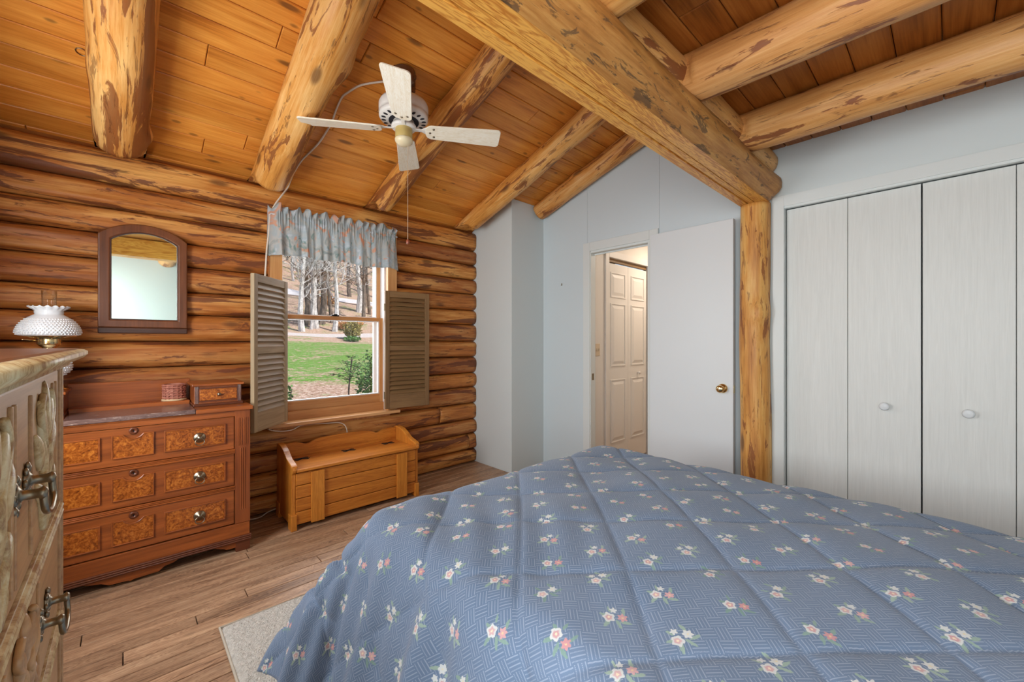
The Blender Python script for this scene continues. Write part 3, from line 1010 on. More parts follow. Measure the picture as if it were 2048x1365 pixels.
bm = log_bm(3.0 - XL, 0.096, 0.096, 21, 90, 28, (), 0.05, 1.0, lambda lx, y, z: (y, max(-0.072, min(0.079, z))))
pl = link('plate_log', bm, 'log_joist')
place_along(pl, (XL, 0.845, 2.405), (3.0, 0.845, 2.405))
tag(pl, 'round upper log lying on the double beam, holding the joist ends', 'beam')

def joist(x, label, seed, grp='ceiling joists over the bed'):
    r = 0.102
    L = 0.79 - YB
    def hew(lx, y, z):
        if lx < 0.058:
            a = 0.074
            y = max(-a, min(a, y * 1.0))
            z = max(-0.088, z)
        return y, min(z, 0.098)
    bm = log_bm(L, r, r, seed, 90, 32, (), 0.045, 1.0, hew)
    o = link('joist', bm, 'log_joist')
    place_along(o, (x, 0.79, 2.385), (x, YB, 2.385))
    tag(o, label, 'joist', grp)
joist(1.10, 'ceiling joist log cut off by the top edge of the photo', 31)
joist(1.78, 'ceiling joist log with dark bark patches, middle of the three over the bed', 32)
joist(2.46, 'smooth ceiling joist log closest to the closet wall', 33)
joist(0.42, 'ceiling joist log straight overhead, above the near end of the bed', 34)

bm = log_bm(2.14, 0.088, 0.085, 41, 90, 36, ((1.02 + 0.42, 2.2, 0.07, 0.020), (0.84, 4.5, 0.05, 0.008), (1.78, 4.2, 0.04, 0.004)), 0.05)
po = link('log_post', bm, 'log_post')
place_along(po, (2.985, 0.868, 0.0), (2.985, 0.868, 2.14))
tag(po, 'peeled log post standing between the open white door and the closet', 'post')

# ------------------------------------------------------------------ window in view
w1 = structure(empty('window_1'))
bm = boxes((0.757, 0.842, 3.362, 3.402, 0.655, 2.24))
link('casing', bm, 'win_wood_v', w1, bevel=0.004)
bm = boxes((1.672, 1.757, 3.362, 3.402, 0.655, 2.24))
link('casing', bm, 'win_wood_v', w1, bevel=0.004)
link('head', boxes((0.78, 1.72, 3.40, 3.60, 2.17, 2.21)), 'win_wood', w1)
bm = boxes((0.79, 0.815, 3.40, 3.62, 0.655, 2.17), (1.685, 1.71, 3.40, 3.62, 0.655, 2.17), (0.79, 1.71, 3.40, 3.62, 0.60, 0.655))
link('jamb', bm, 'win_wood_v', w1)
bm = boxes((0.815, 0.832, 3.44, 3.62, 0.655, 2.17), (1.668, 1.685, 3.43, 3.62, 0.655, 2.17))
link('track', bm, 'vinyl', w1)
def sash(y0, y1, z0, z1, bot, top, name):
    a, b, st = 0.828, 1.672, 0.036
    s = link(name, boxes((a, a + st, y0, y1, z0, z1), (b - st, b, y0, y1, z0, z1)), 'win_wood_v', w1, bevel=0.003)
    link('rail', boxes((a + st, b - st, y0, y1, z0, z0 + bot), (a + st, b - st, y0, y1, z1 - top, z1)), 'win_wood', s, bevel=0.003)
    ym = (y0 + y1) / 2
    link('pane', boxes((a + st - .004, b - st + .004, ym - .002, ym + .002, z0 + bot - .004, z1 - top + .004)), 'pane', s)
    bm = bmesh.new()
    ring_prism(bm, [(a + st, z0 + bot), (b - st, z0 + bot), (b - st, z1 - top), (a + st, z1 - top)],
               [(a + st + .008, z0 + bot + .008), (b - st - .008, z0 + bot + .008), (b - st - .008, z1 - top - .008), (a + st + .008, z1 - top - .008)], 'Y', ym - .014, ym + .014)
    link('bead', bm, 'vinyl', s)
sash(3.455, 3.497, 0.722, 1.463, 0.073, 0.030, 'lower_sash')
sash(3.505, 3.545, 1.432, 2.17, 0.032, 0.05, 'upper_sash')
link('bottom_stop', boxes((0.832, 1.668, 3.435, 3.50, 0.655, 0.723)), 'win_wood', w1, bevel=0.003)
bm = bmesh.new()
prism(bm, [(0.738, 3.312), (1.765, 3.312), (1.765, 3.40), (1.69, 3.44), (0.81, 3.44), (0.738, 3.40)], 'Z', 0.630, 0.656)
link('sill', bm, 'sill_wood', w1, bevel=0.005)
bm = bmesh.new()
ring_prism(bm, [(0.815, 0.66), (1.685, 0.66), (1.685, 2.17), (0.815, 2.17)], [(0.84, 0.70), (1.638, 0.70), (1.638, 2.13), (0.84, 2.13)], 'Y', 3.575, 3.60)
link('screen_frame', bm, 'vinyl', w1)
bm = boxes((1.23, 1.29, 3.462, 3.488, 1.463, 1.474), (1.245, 1.275, 3.456, 3.474, 1.474, 1.482))
link('latch', bm, 'black_iron', w1, bevel=0.002)
# ------------------------------------------------------------------ objects
def W(name, bm, mat, root, **kw):
    """part built in room coordinates under an unrotated Empty"""
    o = link(name, bm, mat, root, **kw)
    o.matrix_parent_inverse = Matrix.Translation(-Vector(root.location))
    return o

def rect(x0, x1, z0, z1):
    return [(x0, z0), (x1, z0), (x1, z1), (x0, z1)]

# ---- dresser with marble top
YD = 2.915
dr = empty('dresser', (0.03, 3.13, 0))
tag(dr, 'antique walnut dresser with burl drawer panels and two small top boxes, under the arched mirror', 'dresser')
DX0, DX1 = -0.49, 0.55
bm = boxes((DX0 + .012, DX1 - .012, YD + .02, 3.35, 0.07, 0.845))
W('carcass', bm, 'dresser_v', dr, bevel=0.003)
for sgn, (a, b) in ((1, (0.474, 0.552)), (-1, (-0.492, -0.414))):
    bm = boxes((a, b, YD - .004, YD + .03, 0.17, 0.845))
    for (z0, z1, xs) in ((0.635, 0.80, (0.018, 0.026, 0.034, 0.048, 0.056, 0.064)), (0.25, 0.62, (0.030, 0.040, 0.050))):
        for xx in xs:
            tube(bm, [(a + xx, YD - .004, z0), (a + xx, YD - .004, z1)], 0.0032, 6)
    W('pilaster', bm, 'dresser_v', dr, bevel=0.002)
bm = boxes((DX0, DX1, YD - .004, 3.35, 0.083, 0.168))
W('plinth', bm, 'dresser', dr, bevel=0.003)
bm = bmesh.new()
for k, z in enumerate((0.067, 0.078, 0.089)):
    tube(bm, [(DX0 - .004, YD - .008, z), (DX1 + .004, YD - .008, z)], 0.0062, 8)
    tube(bm, [(DX1 + .002, YD - .008, z), (DX1 + .002, 3.34, z)], 0.0062, 8)
box(bm, DX0 - .002, DX1 + .002, YD - .008, 3.35, 0.060, 0.084)
W('base_moulding', bm, 'dresser_dark', dr)
for (a, b) in ((0.478, 0.552), (-0.492, -0.418)):
    W('foot', boxes((a, b, YD - .004, YD + .06, 0.0, 0.062), (a, b, 3.28, 3.345, 0.0, 0.062)), 'dresser_dark', dr, bevel=0.003)
bm = bmesh.new()
prism(bm, [(-0.165, 0.062), (0.225, 0.062), (0.19, 0.045), (0.155, 0.040), (0.130, 0.020), (0.030, 0.018), (0.020, 0.012), (0.010, 0.018), (-0.060, 0.022), (-0.09, 0.040), (-0.13, 0.048)], 'Y', YD, YD + .022)
prism(bm, [(0.36, 0.062), (0.478, 0.062), (0.478, 0.028), (0.43, 0.030), (0.425, 0.036), (0.40, 0.046)], 'Y', YD, YD + .022)
prism(bm, [(-0.30, 0.062), (-0.418, 0.062), (-0.418, 0.028), (-0.37, 0.030), (-0.365, 0.036), (-0.34, 0.046)], 'Y', YD, YD + .022)
W('apron', bm, 'dresser', dr)
for z in (0.604, 0.386):
    bm = bmesh.new()
    box(bm, -0.414, 0.474, YD - .004, YD + .02, z - .013, z + .013)
    for dz in (-.007, 0.002, .009):
        tube(bm, [(-0.414, YD - .004, z + dz), (0.474, YD - .004, z + dz)], 0.0035, 6)
    W('rail', bm, 'dresser', dr)
bm = bmesh.new()
box(bm, -0.414, 0.474, YD - .002, YD + .02, 0.813, 0.846)
W('rail', bm, 'dresser', dr)
# top: wood ends with a marble slab let in between the boxes
bm = boxes((DX0 - .015, -0.222, YD - .018, 3.35, 0.846, 0.870), (0.288, DX1 + .015, YD - .018, 3.35, 0.846, 0.870), (-0.222, 0.288, YD - .012, 3.35, 0.843, 0.850))
W('top', bm, 'dresser', dr, bevel=0.005)
W('ledge', boxes((-0.222, 0.288, 3.20, 3.345, 0.85, 0.897)), 'dresser', dr, bevel=0.003)
W('marble_slab', boxes((-0.221, 0.287, YD - .020, 3.20, 0.8505, 0.876)), 'marble', dr, bevel=0.004)
W('backboard', boxes((-0.235, 0.30, 3.326, 3.348, 0.87, 1.022)), 'dresser', dr, bevel=0.003)

def arc_pts(cx, cz, r, a0, a1, n=10):
    return [(cx + r * math.cos(math.radians(a0 + (a1 - a0) * k / n)), cz + r * math.sin(math.radians(a0 + (a1 - a0) * k / n))) for k in range(n + 1)]

def drawer(z0, z1):
    d = W('drawer', boxes((-0.411, 0.471, YD, YD + .03, z0 + .002, z1 - .002)), 'dresser', dr, bevel=0.003)
    h = z1 - z0
    pz0, pz1 = z0 + h * 0.215, z0 + h * 0.79
    for (a, b) in ((-0.366, -0.095), (0.155, 0.426)):
        bm = boxes((a + .004, b - .004, YD - .006, YD + .002, pz0 + .004, pz1 - .004))
        link('burl_panel', bm, 'burl', d, bevel=0.003)
        bm = bmesh.new()
        ring_prism(bm, rect(a - .003, b + .003, pz0 - .003, pz1 + .003), rect(a + .005, b - .005, pz0 + .005, pz1 - .005), 'Y', YD - .008, YD + .001)
        link('bead', bm, 'dresser', d, bevel=0.0025)
    # centre panel, scooped at the top under the keyhole
    cx, top = 0.03, pz1 + .004
    sc = arc_pts(cx, top + 0.022, 0.046, 210, 330, 12)
    out = [(-0.049, pz0), (0.109, pz0), (0.109, top)] + sc[::-1] + [(-0.049, top)]
    bm = bmesh.new()
    prism(bm, out, 'Y', YD - .006, YD + .002)
    link('burl_panel', bm, 'burl', d, bevel=0.002)
    bm = bmesh.new()
    tube(bm, [(x, YD - .005, z) for x, z in out + [out[0]]], 0.0038, 6)
    link('bead', bm, 'dresser', d)
    bm = bmesh.new()
    Rm = Matrix.Translation((cx, YD, top + 0.017)) @ Matrix.Rotation(PI / 2, 4, 'X')
    lathe(bm, [(0.0, 0.002), (0.007, 0.003), (0.0085, 0.007), (0.014, 0.008), (0.019, 0.004), (0.019, 0.0)], 20, Rm, cap=False)
    link('escutcheon', bm, 'dresser_dark', d, smooth=True)
    link('keyhole', boxes((cx - .0016, cx + .0016, YD - .0045, YD - .002, top + .011, top + .021)), 'black_iron', d)
    for kx in (-0.245, 0.305):
        bm = bmesh.new()
        kz = (pz0 + pz1) / 2 - 0.002
        Rm = Matrix.Translation((kx, YD - .005, kz)) @ Matrix.Rotation(PI / 2, 4, 'X')
        lathe(bm, [(0.0, 0.0), (0.026, 0.0), (0.028, 0.003), (0.026, 0.006), (0.018, 0.008), (0.016, 0.012), (0.011, 0.015), (0.0085, 0.020), (0.0, 0.022)], 22, Rm, cap=False)
        pts = [(kx + 0.021 * math.sin(a), YD - .018 - 0.004 * (1 - math.cos(a)) , kz - 0.004 - 0.021 * (1 - math.cos(a)) * 0.85) for a in [2 * PI * k / 24 for k in range(25)]]
        tube(bm, pts, 0.0022, 7)
        link('ring_pull', bm, 'old_brass', d, smooth=True)
for (z0, z1) in ((0.617, 0.812), (0.400, 0.592), (0.172, 0.374)):
    drawer(z0, z1)
for (a, b) in ((0.295, 0.532), (-0.472, -0.230)):
    gb = W('top_box', boxes((a, b, 3.052, 3.345, 0.870, 0.990)), 'dresser_v', dr, bevel=0.002)
    link('cap', boxes((a - .012, b + .012, 3.036, 3.348, 0.989, 1.005)), 'dresser', gb, bevel=0.004)
    link('plinth', boxes((a - .006, b + .006, 3.040, 3.345, 0.870, 0.886)), 'dresser_dark', gb, bevel=0.003)
    bm = bmesh.new()
    for xx in (a + .012, b - .012):
        for dx in (-.006, 0, .006):
            tube(bm, [(xx + dx, 3.050, 0.888), (xx + dx, 3.050, 0.988)], 0.003, 6)
    for (za, zb) in ((0.896, 0.902), (0.974, 0.980)):
        box(bm, a + .022, b - .022, 3.046, 3.053, za, zb)
    link('reeding', bm, 'dresser_dark', gb)
    fr = link('small_drawer', boxes((a + .026, b - .026, 3.046, 3.056, 0.905, 0.971)), 'burl', gb, bevel=0.002)
    bm = bmesh.new()
    lathe(bm, [(0.0, 0.0), (0.005, 0.0), (0.004, 0.008), (0.010, 0.013), (0.0105, 0.018), (0.007, 0.023), (0.0, 0.0245)], 18,
          Matrix.Translation(((a + b) / 2, 3.046, 0.938)) @ Matrix.Rotation(PI / 2, 4, 'X'), cap=False)
    link('knob', bm, 'old_brass', fr, smooth=True)

# ---- tumbler basket on the dresser
tb = empty('basket_cup', (0.218, 3.265, 0.897))
tag(tb, 'small reddish woven basket cup on a tan base, on the dresser beside the top box', 'basket')
bm = bmesh.new()
lathe(bm, [(0.0, 0.0), (0.060, 0.0), (0.062, 0.004), (0.060, 0.010), (0.0, 0.0105)], 28, cap=False)
link('base', bm, 'tan_base', tb, smooth=True)
bm = bmesh.new()
lathe(bm, [(0.050, 0.010), (0.052, 0.05), (0.054, 0.098), (0.050, 0.100), (0.047, 0.05), (0.045, 0.014), (0.0, 0.013)], 32, cap=False)
for z in (0.020, 0.035, 0.050, 0.065, 0.080, 0.094):
    for k in range(32):
        a0, a1 = 2 * PI * k / 32, 2 * PI * (k + 1) / 32
        r = 0.0525 + (0.0022 if (k + int(z * 1000 / 15)) % 2 else 0.0) + z * 0.02
        pts = [(r * math.cos(a), r * math.sin(a), z) for a in (a0, (a0 + a1) / 2, a1)]
        tube(bm, pts, 0.0042, 5)
for k in range(16):
    a = 2 * PI * (k + 0.5) / 16
    box(bm, 0.052, 0.057, -0.003, 0.003, 0.012, 0.098, 0, Matrix.Rotation(a, 4, 'Z'))
link('weave', bm, 'basket', tb)

# ---- milk glass lamp on the left box
lp = empty('oil_lamp', (-0.288, 3.19, 1.005))
tag(lp, 'white hobnail milk glass oil lamp with brass burner on the dresser', 'lamp')
bm = bmesh.new()
lathe(bm, [(0.0, 0.0), (0.066, 0.0), (0.068, 0.006), (0.060, 0.010), (0.056, 0.014), (0.054, 0.024), (0.046, 0.028), (0.0, 0.029)], 36, cap=False)
link('base', bm, 'brass', lp, smooth=True)
def hobnails(bm, prof, rows, per):
    for (r, z, nr, nz) in rows:
        for k in range(per):
            a = 2 * PI * (k + (0.5 if int(z * 1000 / 9) % 2 else 0)) / per
            ball(bm, (r * math.cos(a), r * math.sin(a), z), 0.0042, 6)
bm = bmesh.new()
lathe(bm, [(0.040, 0.028), (0.030, 0.038), (0.026, 0.052), (0.034, 0.062), (0.058, 0.078), (0.078, 0.100), (0.084, 0.122), (0.078, 0.146), (0.058, 0.166), (0.034, 0.180), (0.028, 0.190)], 40)
hobnails(bm, None, [(0.060, 0.080, 0, 0), (0.072, 0.092, 0, 0), (0.080, 0.104, 0, 0), (0.083, 0.116, 0, 0), (0.083, 0.128, 0, 0), (0.080, 0.140, 0, 0), (0.072, 0.152, 0, 0)], 40)
link('font', bm, 'milk', lp, smooth=True)
bm = bmesh.new()
lathe(bm, [(0.028, 0.188), (0.034, 0.195), (0.034, 0.205), (0.026, 0.212), (0.026, 0.222), (0.040, 0.232), (0.044, 0.240), (0.044, 0.272), (0.040, 0.280), (0.0, 0.282)], 36, cap=False)
lathe(bm, [(0.100, 0.279), (0.102, 0.282), (0.102, 0.288), (0.099, 0.288), (0.098, 0.282)], 36, cap=False)
for k in range(4):
    a = k * PI / 2 + 0.4
    tube(bm, [(0.042 * math.cos(a), 0.042 * math.sin(a), 0.272), (0.100 * math.cos(a), 0.100 * math.sin(a), 0.283)], 0.003, 6)
tube(bm, [(-0.03, -0.02, 0.255), (-0.07, -0.05, 0.262), (-0.085, -0.06, 0.262)], 0.002, 6)
link('burner', bm, 'brass', lp, smooth=True)
bm = bmesh.new()
for k in range(22):
    a = 2 * PI * k / 22
    for z in (0.245, 0.255, 0.265):
        ball(bm, (0.0442 * math.cos(a), 0.0442 * math.sin(a), z), 0.0026, 6, (0.6, 0.6, 1))
link('burner_holes', bm, 'dark', lp)
def crimp(r, z, a):
    if z > 0.414:
        t = (z - 0.414) / 0.018
        return r + 0.004 * t * math.sin(a * 16), z + 0.004 * t * math.cos(a * 16)
    return r, z
bm = bmesh.new()
lathe(bm, [(0.096, 0.280), (0.108, 0.284), (0.116, 0.297), (0.113, 0.318), (0.101, 0.345), (0.081, 0.370), (0.062, 0.385), (0.052, 0.391), (0.051, 0.398), (0.054, 0.402),
           (0.051, 0.408), (0.056, 0.415), (0.066, 0.424), (0.073, 0.431), (0.0715, 0.433), (0.064, 0.426), (0.053, 0.417), (0.048, 0.408), (0.048, 0.393), (0.078, 0.367), (0.098, 0.342), (0.110, 0.316), (0.112, 0.298), (0.105, 0.289), (0.096, 0.284)], 96, cap=False, wav=crimp)
hobnails(bm, None, [(0.112, 0.290, 0, 0), (0.1165, 0.299, 0, 0), (0.1155, 0.308, 0, 0), (0.113, 0.317, 0, 0), (0.110, 0.326, 0, 0), (0.106, 0.335, 0, 0), (0.100, 0.345, 0, 0), (0.093, 0.355, 0, 0), (0.084, 0.365, 0, 0)], 52)
link('lamp_shade', bm, 'milk', lp, smooth=True)
bm = bmesh.new()
lathe(bm, [(0.030, 0.280), (0.034, 0.30), (0.040, 0.33), (0.036, 0.37), (0.029, 0.41), (0.027, 0.45), (0.0285, 0.515), (0.0270, 0.515), (0.0255, 0.45), (0.0275, 0.41), (0.0345, 0.37), (0.0385, 0.33), (0.0325, 0.30), (0.028, 0.282)], 36, cap=False)
link('chimney', bm, 'lamp_glass', lp, smooth=True)

# ---- arched mirror on the log wall
mi = empty('wall_mirror', (0.086, 3.384, 1.305))
tag(mi, 'arched mirror in a dark oak frame hanging on the log wall', 'mirror')
def arch(x0, x1, zb, zs, zt, inset=0.0, n=18):
    w = x1 - x0
    pts = [(x0, zb), (x1, zb), (x1, zs)]
    h = zt - zs
    R = ((w / 2) ** 2 + h * h) / (2 * h)
    cx, cz = (x0 + x1) / 2, zt - R
    a0 = math.atan2(zs - cz, x1 - cx)
    for k in range(1, n):
        a = a0 + (PI - 2 * a0) * k / n
        pts.append((cx + R * math.cos(a), cz + R * math.sin(a)))
    pts.append((x0, zs))
    return pts
bm = bmesh.new()
ring_prism(bm, arch(-0.117, 0.289, 1.340, 1.885, 1.966), arch(-0.066, 0.243, 1.386, 1.862, 1.918), 'Y', 3.350, 3.384)
W('frame', bm, 'mirror_frame', mi, bevel=0.006, seg=3)
bm = bmesh.new()
ring_prism(bm, arch(-0.070, 0.247, 1.382, 1.864, 1.921), arch(-0.060, 0.237, 1.392, 1.858, 1.912), 'Y', 3.355, 3.37)
W('inner_bead', bm, 'mirror_ledge', mi, bevel=0.003)
W('ledge', boxes((-0.117, 0.289, 3.343, 3.384, 1.305, 1.340)), 'mirror_ledge', mi, bevel=0.005)
bm = bmesh.new()
prism(bm, arch(-0.066, 0.243, 1.386, 1.862, 1.918), 'Y', 3.366, 3.372)
W('mirror_glass', bm, 'mirror', mi)

# ---- foreground carved chest of drawers
XCH = -0.104
ch = empty('chest_of_drawers', (-0.35, 0.89, 0))
tag(ch, 'tall carved chest of drawers with edges coloured pale for glare and bail handles, nearest the camera', 'chest')
CY0, CY1 = 0.44, 1.340
W('carcass', boxes((-0.60, XCH - .012, CY0, CY1, 0.06, 1.212)), 'chest', ch, bevel=0.004)
bm = bmesh.new()
box(bm, -0.62, XCH + .030, CY0 - .03, CY1 + .030, 1.226, 1.244)
W('top', bm, 'chest_top', ch, bevel=0.006)
bm = bmesh.new()
prof = [(0.0, 1.206), (0.012, 1.206), (0.014, 1.214), (0.024, 1.217), (0.034, 1.223), (0.040, 1.230), (0.040, 1.237), (0.034, 1.241), (0.026, 1.2425), (0.0, 1.2425)]
P = [[bm.verts.new((XCH + a, yy + (a if e else -a), z)) for (a, z) in prof] for e, yy in ((0, CY0), (1, CY1))]
Q = [[bm.verts.new((-0.61, yy + (a if e else -a), z)) for (a, z) in prof] for e, yy in ((0, CY0), (1, CY1))]
for seq in ((Q[0], P[0]), (P[0], P[1]), (P[1], Q[1])):
    for k in range(len(prof) - 1):
        bm.faces.new((seq[0][k], seq[1][k], seq[1][k + 1], seq[0][k + 1]))
bmesh.ops.recalc_face_normals(bm, faces=bm.faces)
W('top_moulding', bm, 'chest_edge', ch, smooth=True)
bm = boxes((XCH - .014, XCH + .002, CY1 - .028, CY1, 0.0, 1.208), (XCH - .014, XCH + .002, CY0, CY0 + .028, 0.0, 1.208))
for yy in (CY1 - .020, CY1 - .010):
    tube(bm, [(XCH + .002, yy, 0.05), (XCH + .002, yy, 1.20)], 0.003, 6)
W('stile', bm, 'chest', ch, bevel=0.002)
for z in (0.902, 0.668, 0.44, 0.21):
    bm = bmesh.new()
    box(bm, XCH - .012, XCH + .001, CY0 + .02, CY1 - .02, z - .014, z + .014)
    for dz in (-0.008, 0.004):
        tube(bm, [(XCH + .001, CY0 + .02, z + dz), (XCH + .001, CY1 - .02, z + dz)], 0.0055, 8)
    W('drawer_rail', bm, 'chest_edge', ch)
def petal(bm, y, z, ang, ln, wd, h=0.008):
    g = bmesh.ops.create_uvsphere(bm, u_segments=12, v_segments=8, radius=1.0)
    ca, sa = math.cos(ang), math.sin(ang)
    for v in g['verts']:
        u, w, d = v.co.z * ln, v.co.y * wd * (1 - 0.35 * v.co.z), v.co.x * h
        v.co = Vector((XCH + d, y + w * ca + u * sa, z - w * sa + u * ca))
def carve(bm, yc, z0, z1, fl=1):
    H = z1 - z0
    for (dy, dz, a, l, w) in ((0, .80, 0, .13, .020), (.045, .74, .45, .11, .018), (-.045, .74, -.45, .11, .018), (.075, .58, .7, .10, .016), (-.075, .58, -.7, .10, .016),
                              (.03, .48, .25, .12, .015), (-.03, .48, -.25, .12, .015), (.06, .30, .9, .09, .014), (-.06, .30, -.9, .09, .014), (0, .22, 0, .14, .016), (.035, .14, .5, .08, .012), (-.035, .14, -.5, .08, .012)):
        petal(bm, yc + dy, z0 + H * dz, a, l * H / 0.34 * 0.55, w)
    for sg in (-1, 1):
        pts = catmull([(XCH + .002, yc + sg * .005, z0 + .02), (XCH + .003, yc + sg * .05, z0 + H * .3), (XCH + .003, yc + sg * .02, z0 + H * .55), (XCH + .003, yc + sg * .07, z0 + H * .8), (XCH + .003, yc + sg * .045, z0 + H * .93)], 8)
        tube(bm, pts, 0.005, 7)
for (z0, z1) in ((0.918, 1.198), (0.684, 0.886), (0.456, 0.652), (0.226, 0.424)):
    d = W('drawer', boxes((XCH - .012, XCH - .002, CY0 + .03, CY1 - .03, z0, z1)), 'chest', ch, bevel=0.003)
    bm = bmesh.new()
    bm.free()
    for yc in ((1.09, 0.69) if z1 > 1.0 else (0.89,)):
        bm = bmesh.new()
        carve(bm, yc, z0 + .01, z1 - .01)
        link('carving', bm, 'chest_edge' if z1 > 1.0 else 'chest', d, smooth=True)  # upper carving takes the painted glare colour, lower ones plain wood
    bm = bmesh.new()
    for yy in ((0.80, 0.825, 0.95, 1.20, 1.25) if z1 > 1.0 else (0.76, 1.02)):
        box(bm, XCH - .003, XCH + .002, yy - .004, yy + .004, z0 + .02, z1 - .02)
    link('fillet', bm, 'chest', d, bevel=0.0015)
    zz = (z0 + z1) / 2
    for yc in ((0.87,) if z1 > 1.0 else (1.08, 0.70)):
        hw = 0.042
        bm = bmesh.new()
        for sg in (-1, 1):
            yy = yc + sg * hw
            lathe(bm, [(0.0, 0.0), (0.018, 0.0), (0.019, 0.002), (0.010, 0.006), (0.0065, 0.009), (0.0065, 0.022), (0.009, 0.026), (0.006, 0.030), (0.0, 0.031)], 16,
                  Matrix.Translation((XCH - .002, yy, zz)) @ Matrix.Rotation(PI / 2, 4, 'Y'), cap=False)
            for k in range(8):
                a = 2 * PI * k / 8
                ball(bm, (XCH + .001, yy + 0.018 * math.cos(a), zz + 0.022 * math.sin(a)), 0.006, 6, (0.5, 1, 1))
        pts = catmull([(XCH + .024, yc - hw, zz), (XCH + .026, yc - hw * .9, zz - .025), (XCH + .027, yc, zz - .034), (XCH + .026, yc + hw * .9, zz - .025), (XCH + .024, yc + hw, zz)], 6)
        tube(bm, pts, 0.0042, 8)
        link('bail_handle', bm, 'old_brass', d, smooth=True)
W('foot', boxes((-0.59, XCH, CY0 + .01, CY1 - .01, 0.0, 0.06)), 'chest', ch)

# ---- pine storage bench under the window
be = empty('storage_bench', (1.27, 3.16, 0))
tag(be, 'honey pine storage bench with scalloped back standing under the window', 'bench')
bx0, bx1, by0, by1 = 0.80, 1.742, 2.968, 3.345
def side_panel(a, b):
    bm = bmesh.new()
    prism(bm, [(by1, 0.03), (by1, 0.515), (3.30, 0.520), (3.235, 0.515), (3.17, 0.498), (3.12, 0.472), (3.075, 0.452), (3.02, 0.440), (2.985, 0.432), (2.962, 0.422), (2.953, 0.405), (2.958, 0.388), (2.972, 0.378), (by0 + .012, 0.37), (by0 + .012, 0.03)], 'X', a, b)
    return bm
for (a, b) in ((bx0, bx0 + .026), (bx1 - .026, bx1)):
    s = W('side_panel', side_panel(a, b), 'bench_v', be, bevel=0.004)
    link('foot', boxes((a - .008, b + .004, by0 - .006, by0 + .07, 0.0, 0.105), (a - .006, b + .004, 3.27, 3.345, 0.0, 0.105)), 'bench_v', s, bevel=0.005)
    bm = bmesh.new()
    pts = catmull([(0, 3.30, 0.522), (0, 3.235, 0.517), (0, 3.17, 0.500), (0, 3.12, 0.474), (0, 3.075, 0.454), (0, 3.02, 0.442), (0, 2.985, 0.434), (0, 2.962, 0.424)], 3)
    A = [[bm.verts.new((xx, p.y, p.z + dz)) for (xx, dz) in ((a - .006, -.010), (a - .006, .004), (b + .006, .004), (b + .006, -.010))] for p in pts]
    for i in range(len(A) - 1):
        for k in range(4):
            bm.faces.new((A[i][k], A[i][(k + 1) % 4], A[i + 1][(k + 1) % 4], A[i + 1][k]))
    bm.faces.new(A[0]); bm.faces.new(A[-1])
    bmesh.ops.recalc_face_normals(bm, faces=bm.faces)
    link('arm_cap', bm, 'bench_v', s, bevel=0.003)
# scalloped back
N = 60
top = []
for k in range(N + 1):
    t = k / N
    x = bx0 + .026 + (bx1 - bx0 - .052) * t
    u = abs(t - 0.5) * 2
    dip = math.exp(-((u - 0.62) / 0.11) ** 2)
    top.append((x, 0.518 - 0.030 * dip - 0.006 * (1 if u > 0.62 else 0) * min(1, (u - 0.62) * 6) + 0.006 * math.exp(-(u / 0.25) ** 2)))
bm = bmesh.new()
prism(bm, [(bx1 - .026, 0.10), (bx0 + .026, 0.10)] + top, 'Y', 3.305, 3.33)
W('back', bm, 'bench', be, bevel=0.003)
lid = W('lid', boxes((bx0 + .027, bx1 - .027, by0 - .012, 3.215, 0.385, 0.405)), 'bench', be, bevel=0.003)
link('fixed_strip', boxes((bx0 + .027, bx1 - .027, 3.218, 3.305, 0.385, 0.405)), 'bench', lid, bevel=0.003)
for hx in (0.93, 1.27, 1.60):
    bm = bmesh.new()
    for sg in (-1, 1):
        prism(bm, [(hx + sg * .004, 3.205), (hx + sg * .035, 3.185), (hx + sg * .05, 3.20), (hx + sg * .036, 3.218), (hx + sg * .05, 3.236), (hx + sg * .035, 3.25), (hx + sg * .004, 3.232)], 'Z', 0.4052, 0.408)
    tube(bm, [(hx - .022, 3.218, .408), (hx + .022, 3.218, .408)], 0.004, 8)
    link('hinge', bm, 'black_iron', lid)
for k in range(4):
    z0 = 0.035 + k * 0.0865
    W('front_board', boxes((bx0 + .026, bx1 - .026, by0 + .006, by0 + .026, z0, z0 + 0.0825)), 'bench', be, bevel=0.004)
for (a, b) in ((0.917, 1.005), (1.547, 1.636)):
    W('batten', boxes((a, b, by0 - .010, by0 + .006, 0.028, 0.372)), 'bench_v', be, bevel=0.004)
W('bottom', boxes((bx0 + .026, bx1 - .026, by0 + .02, 3.33, 0.03, 0.05)), 'bench', be)

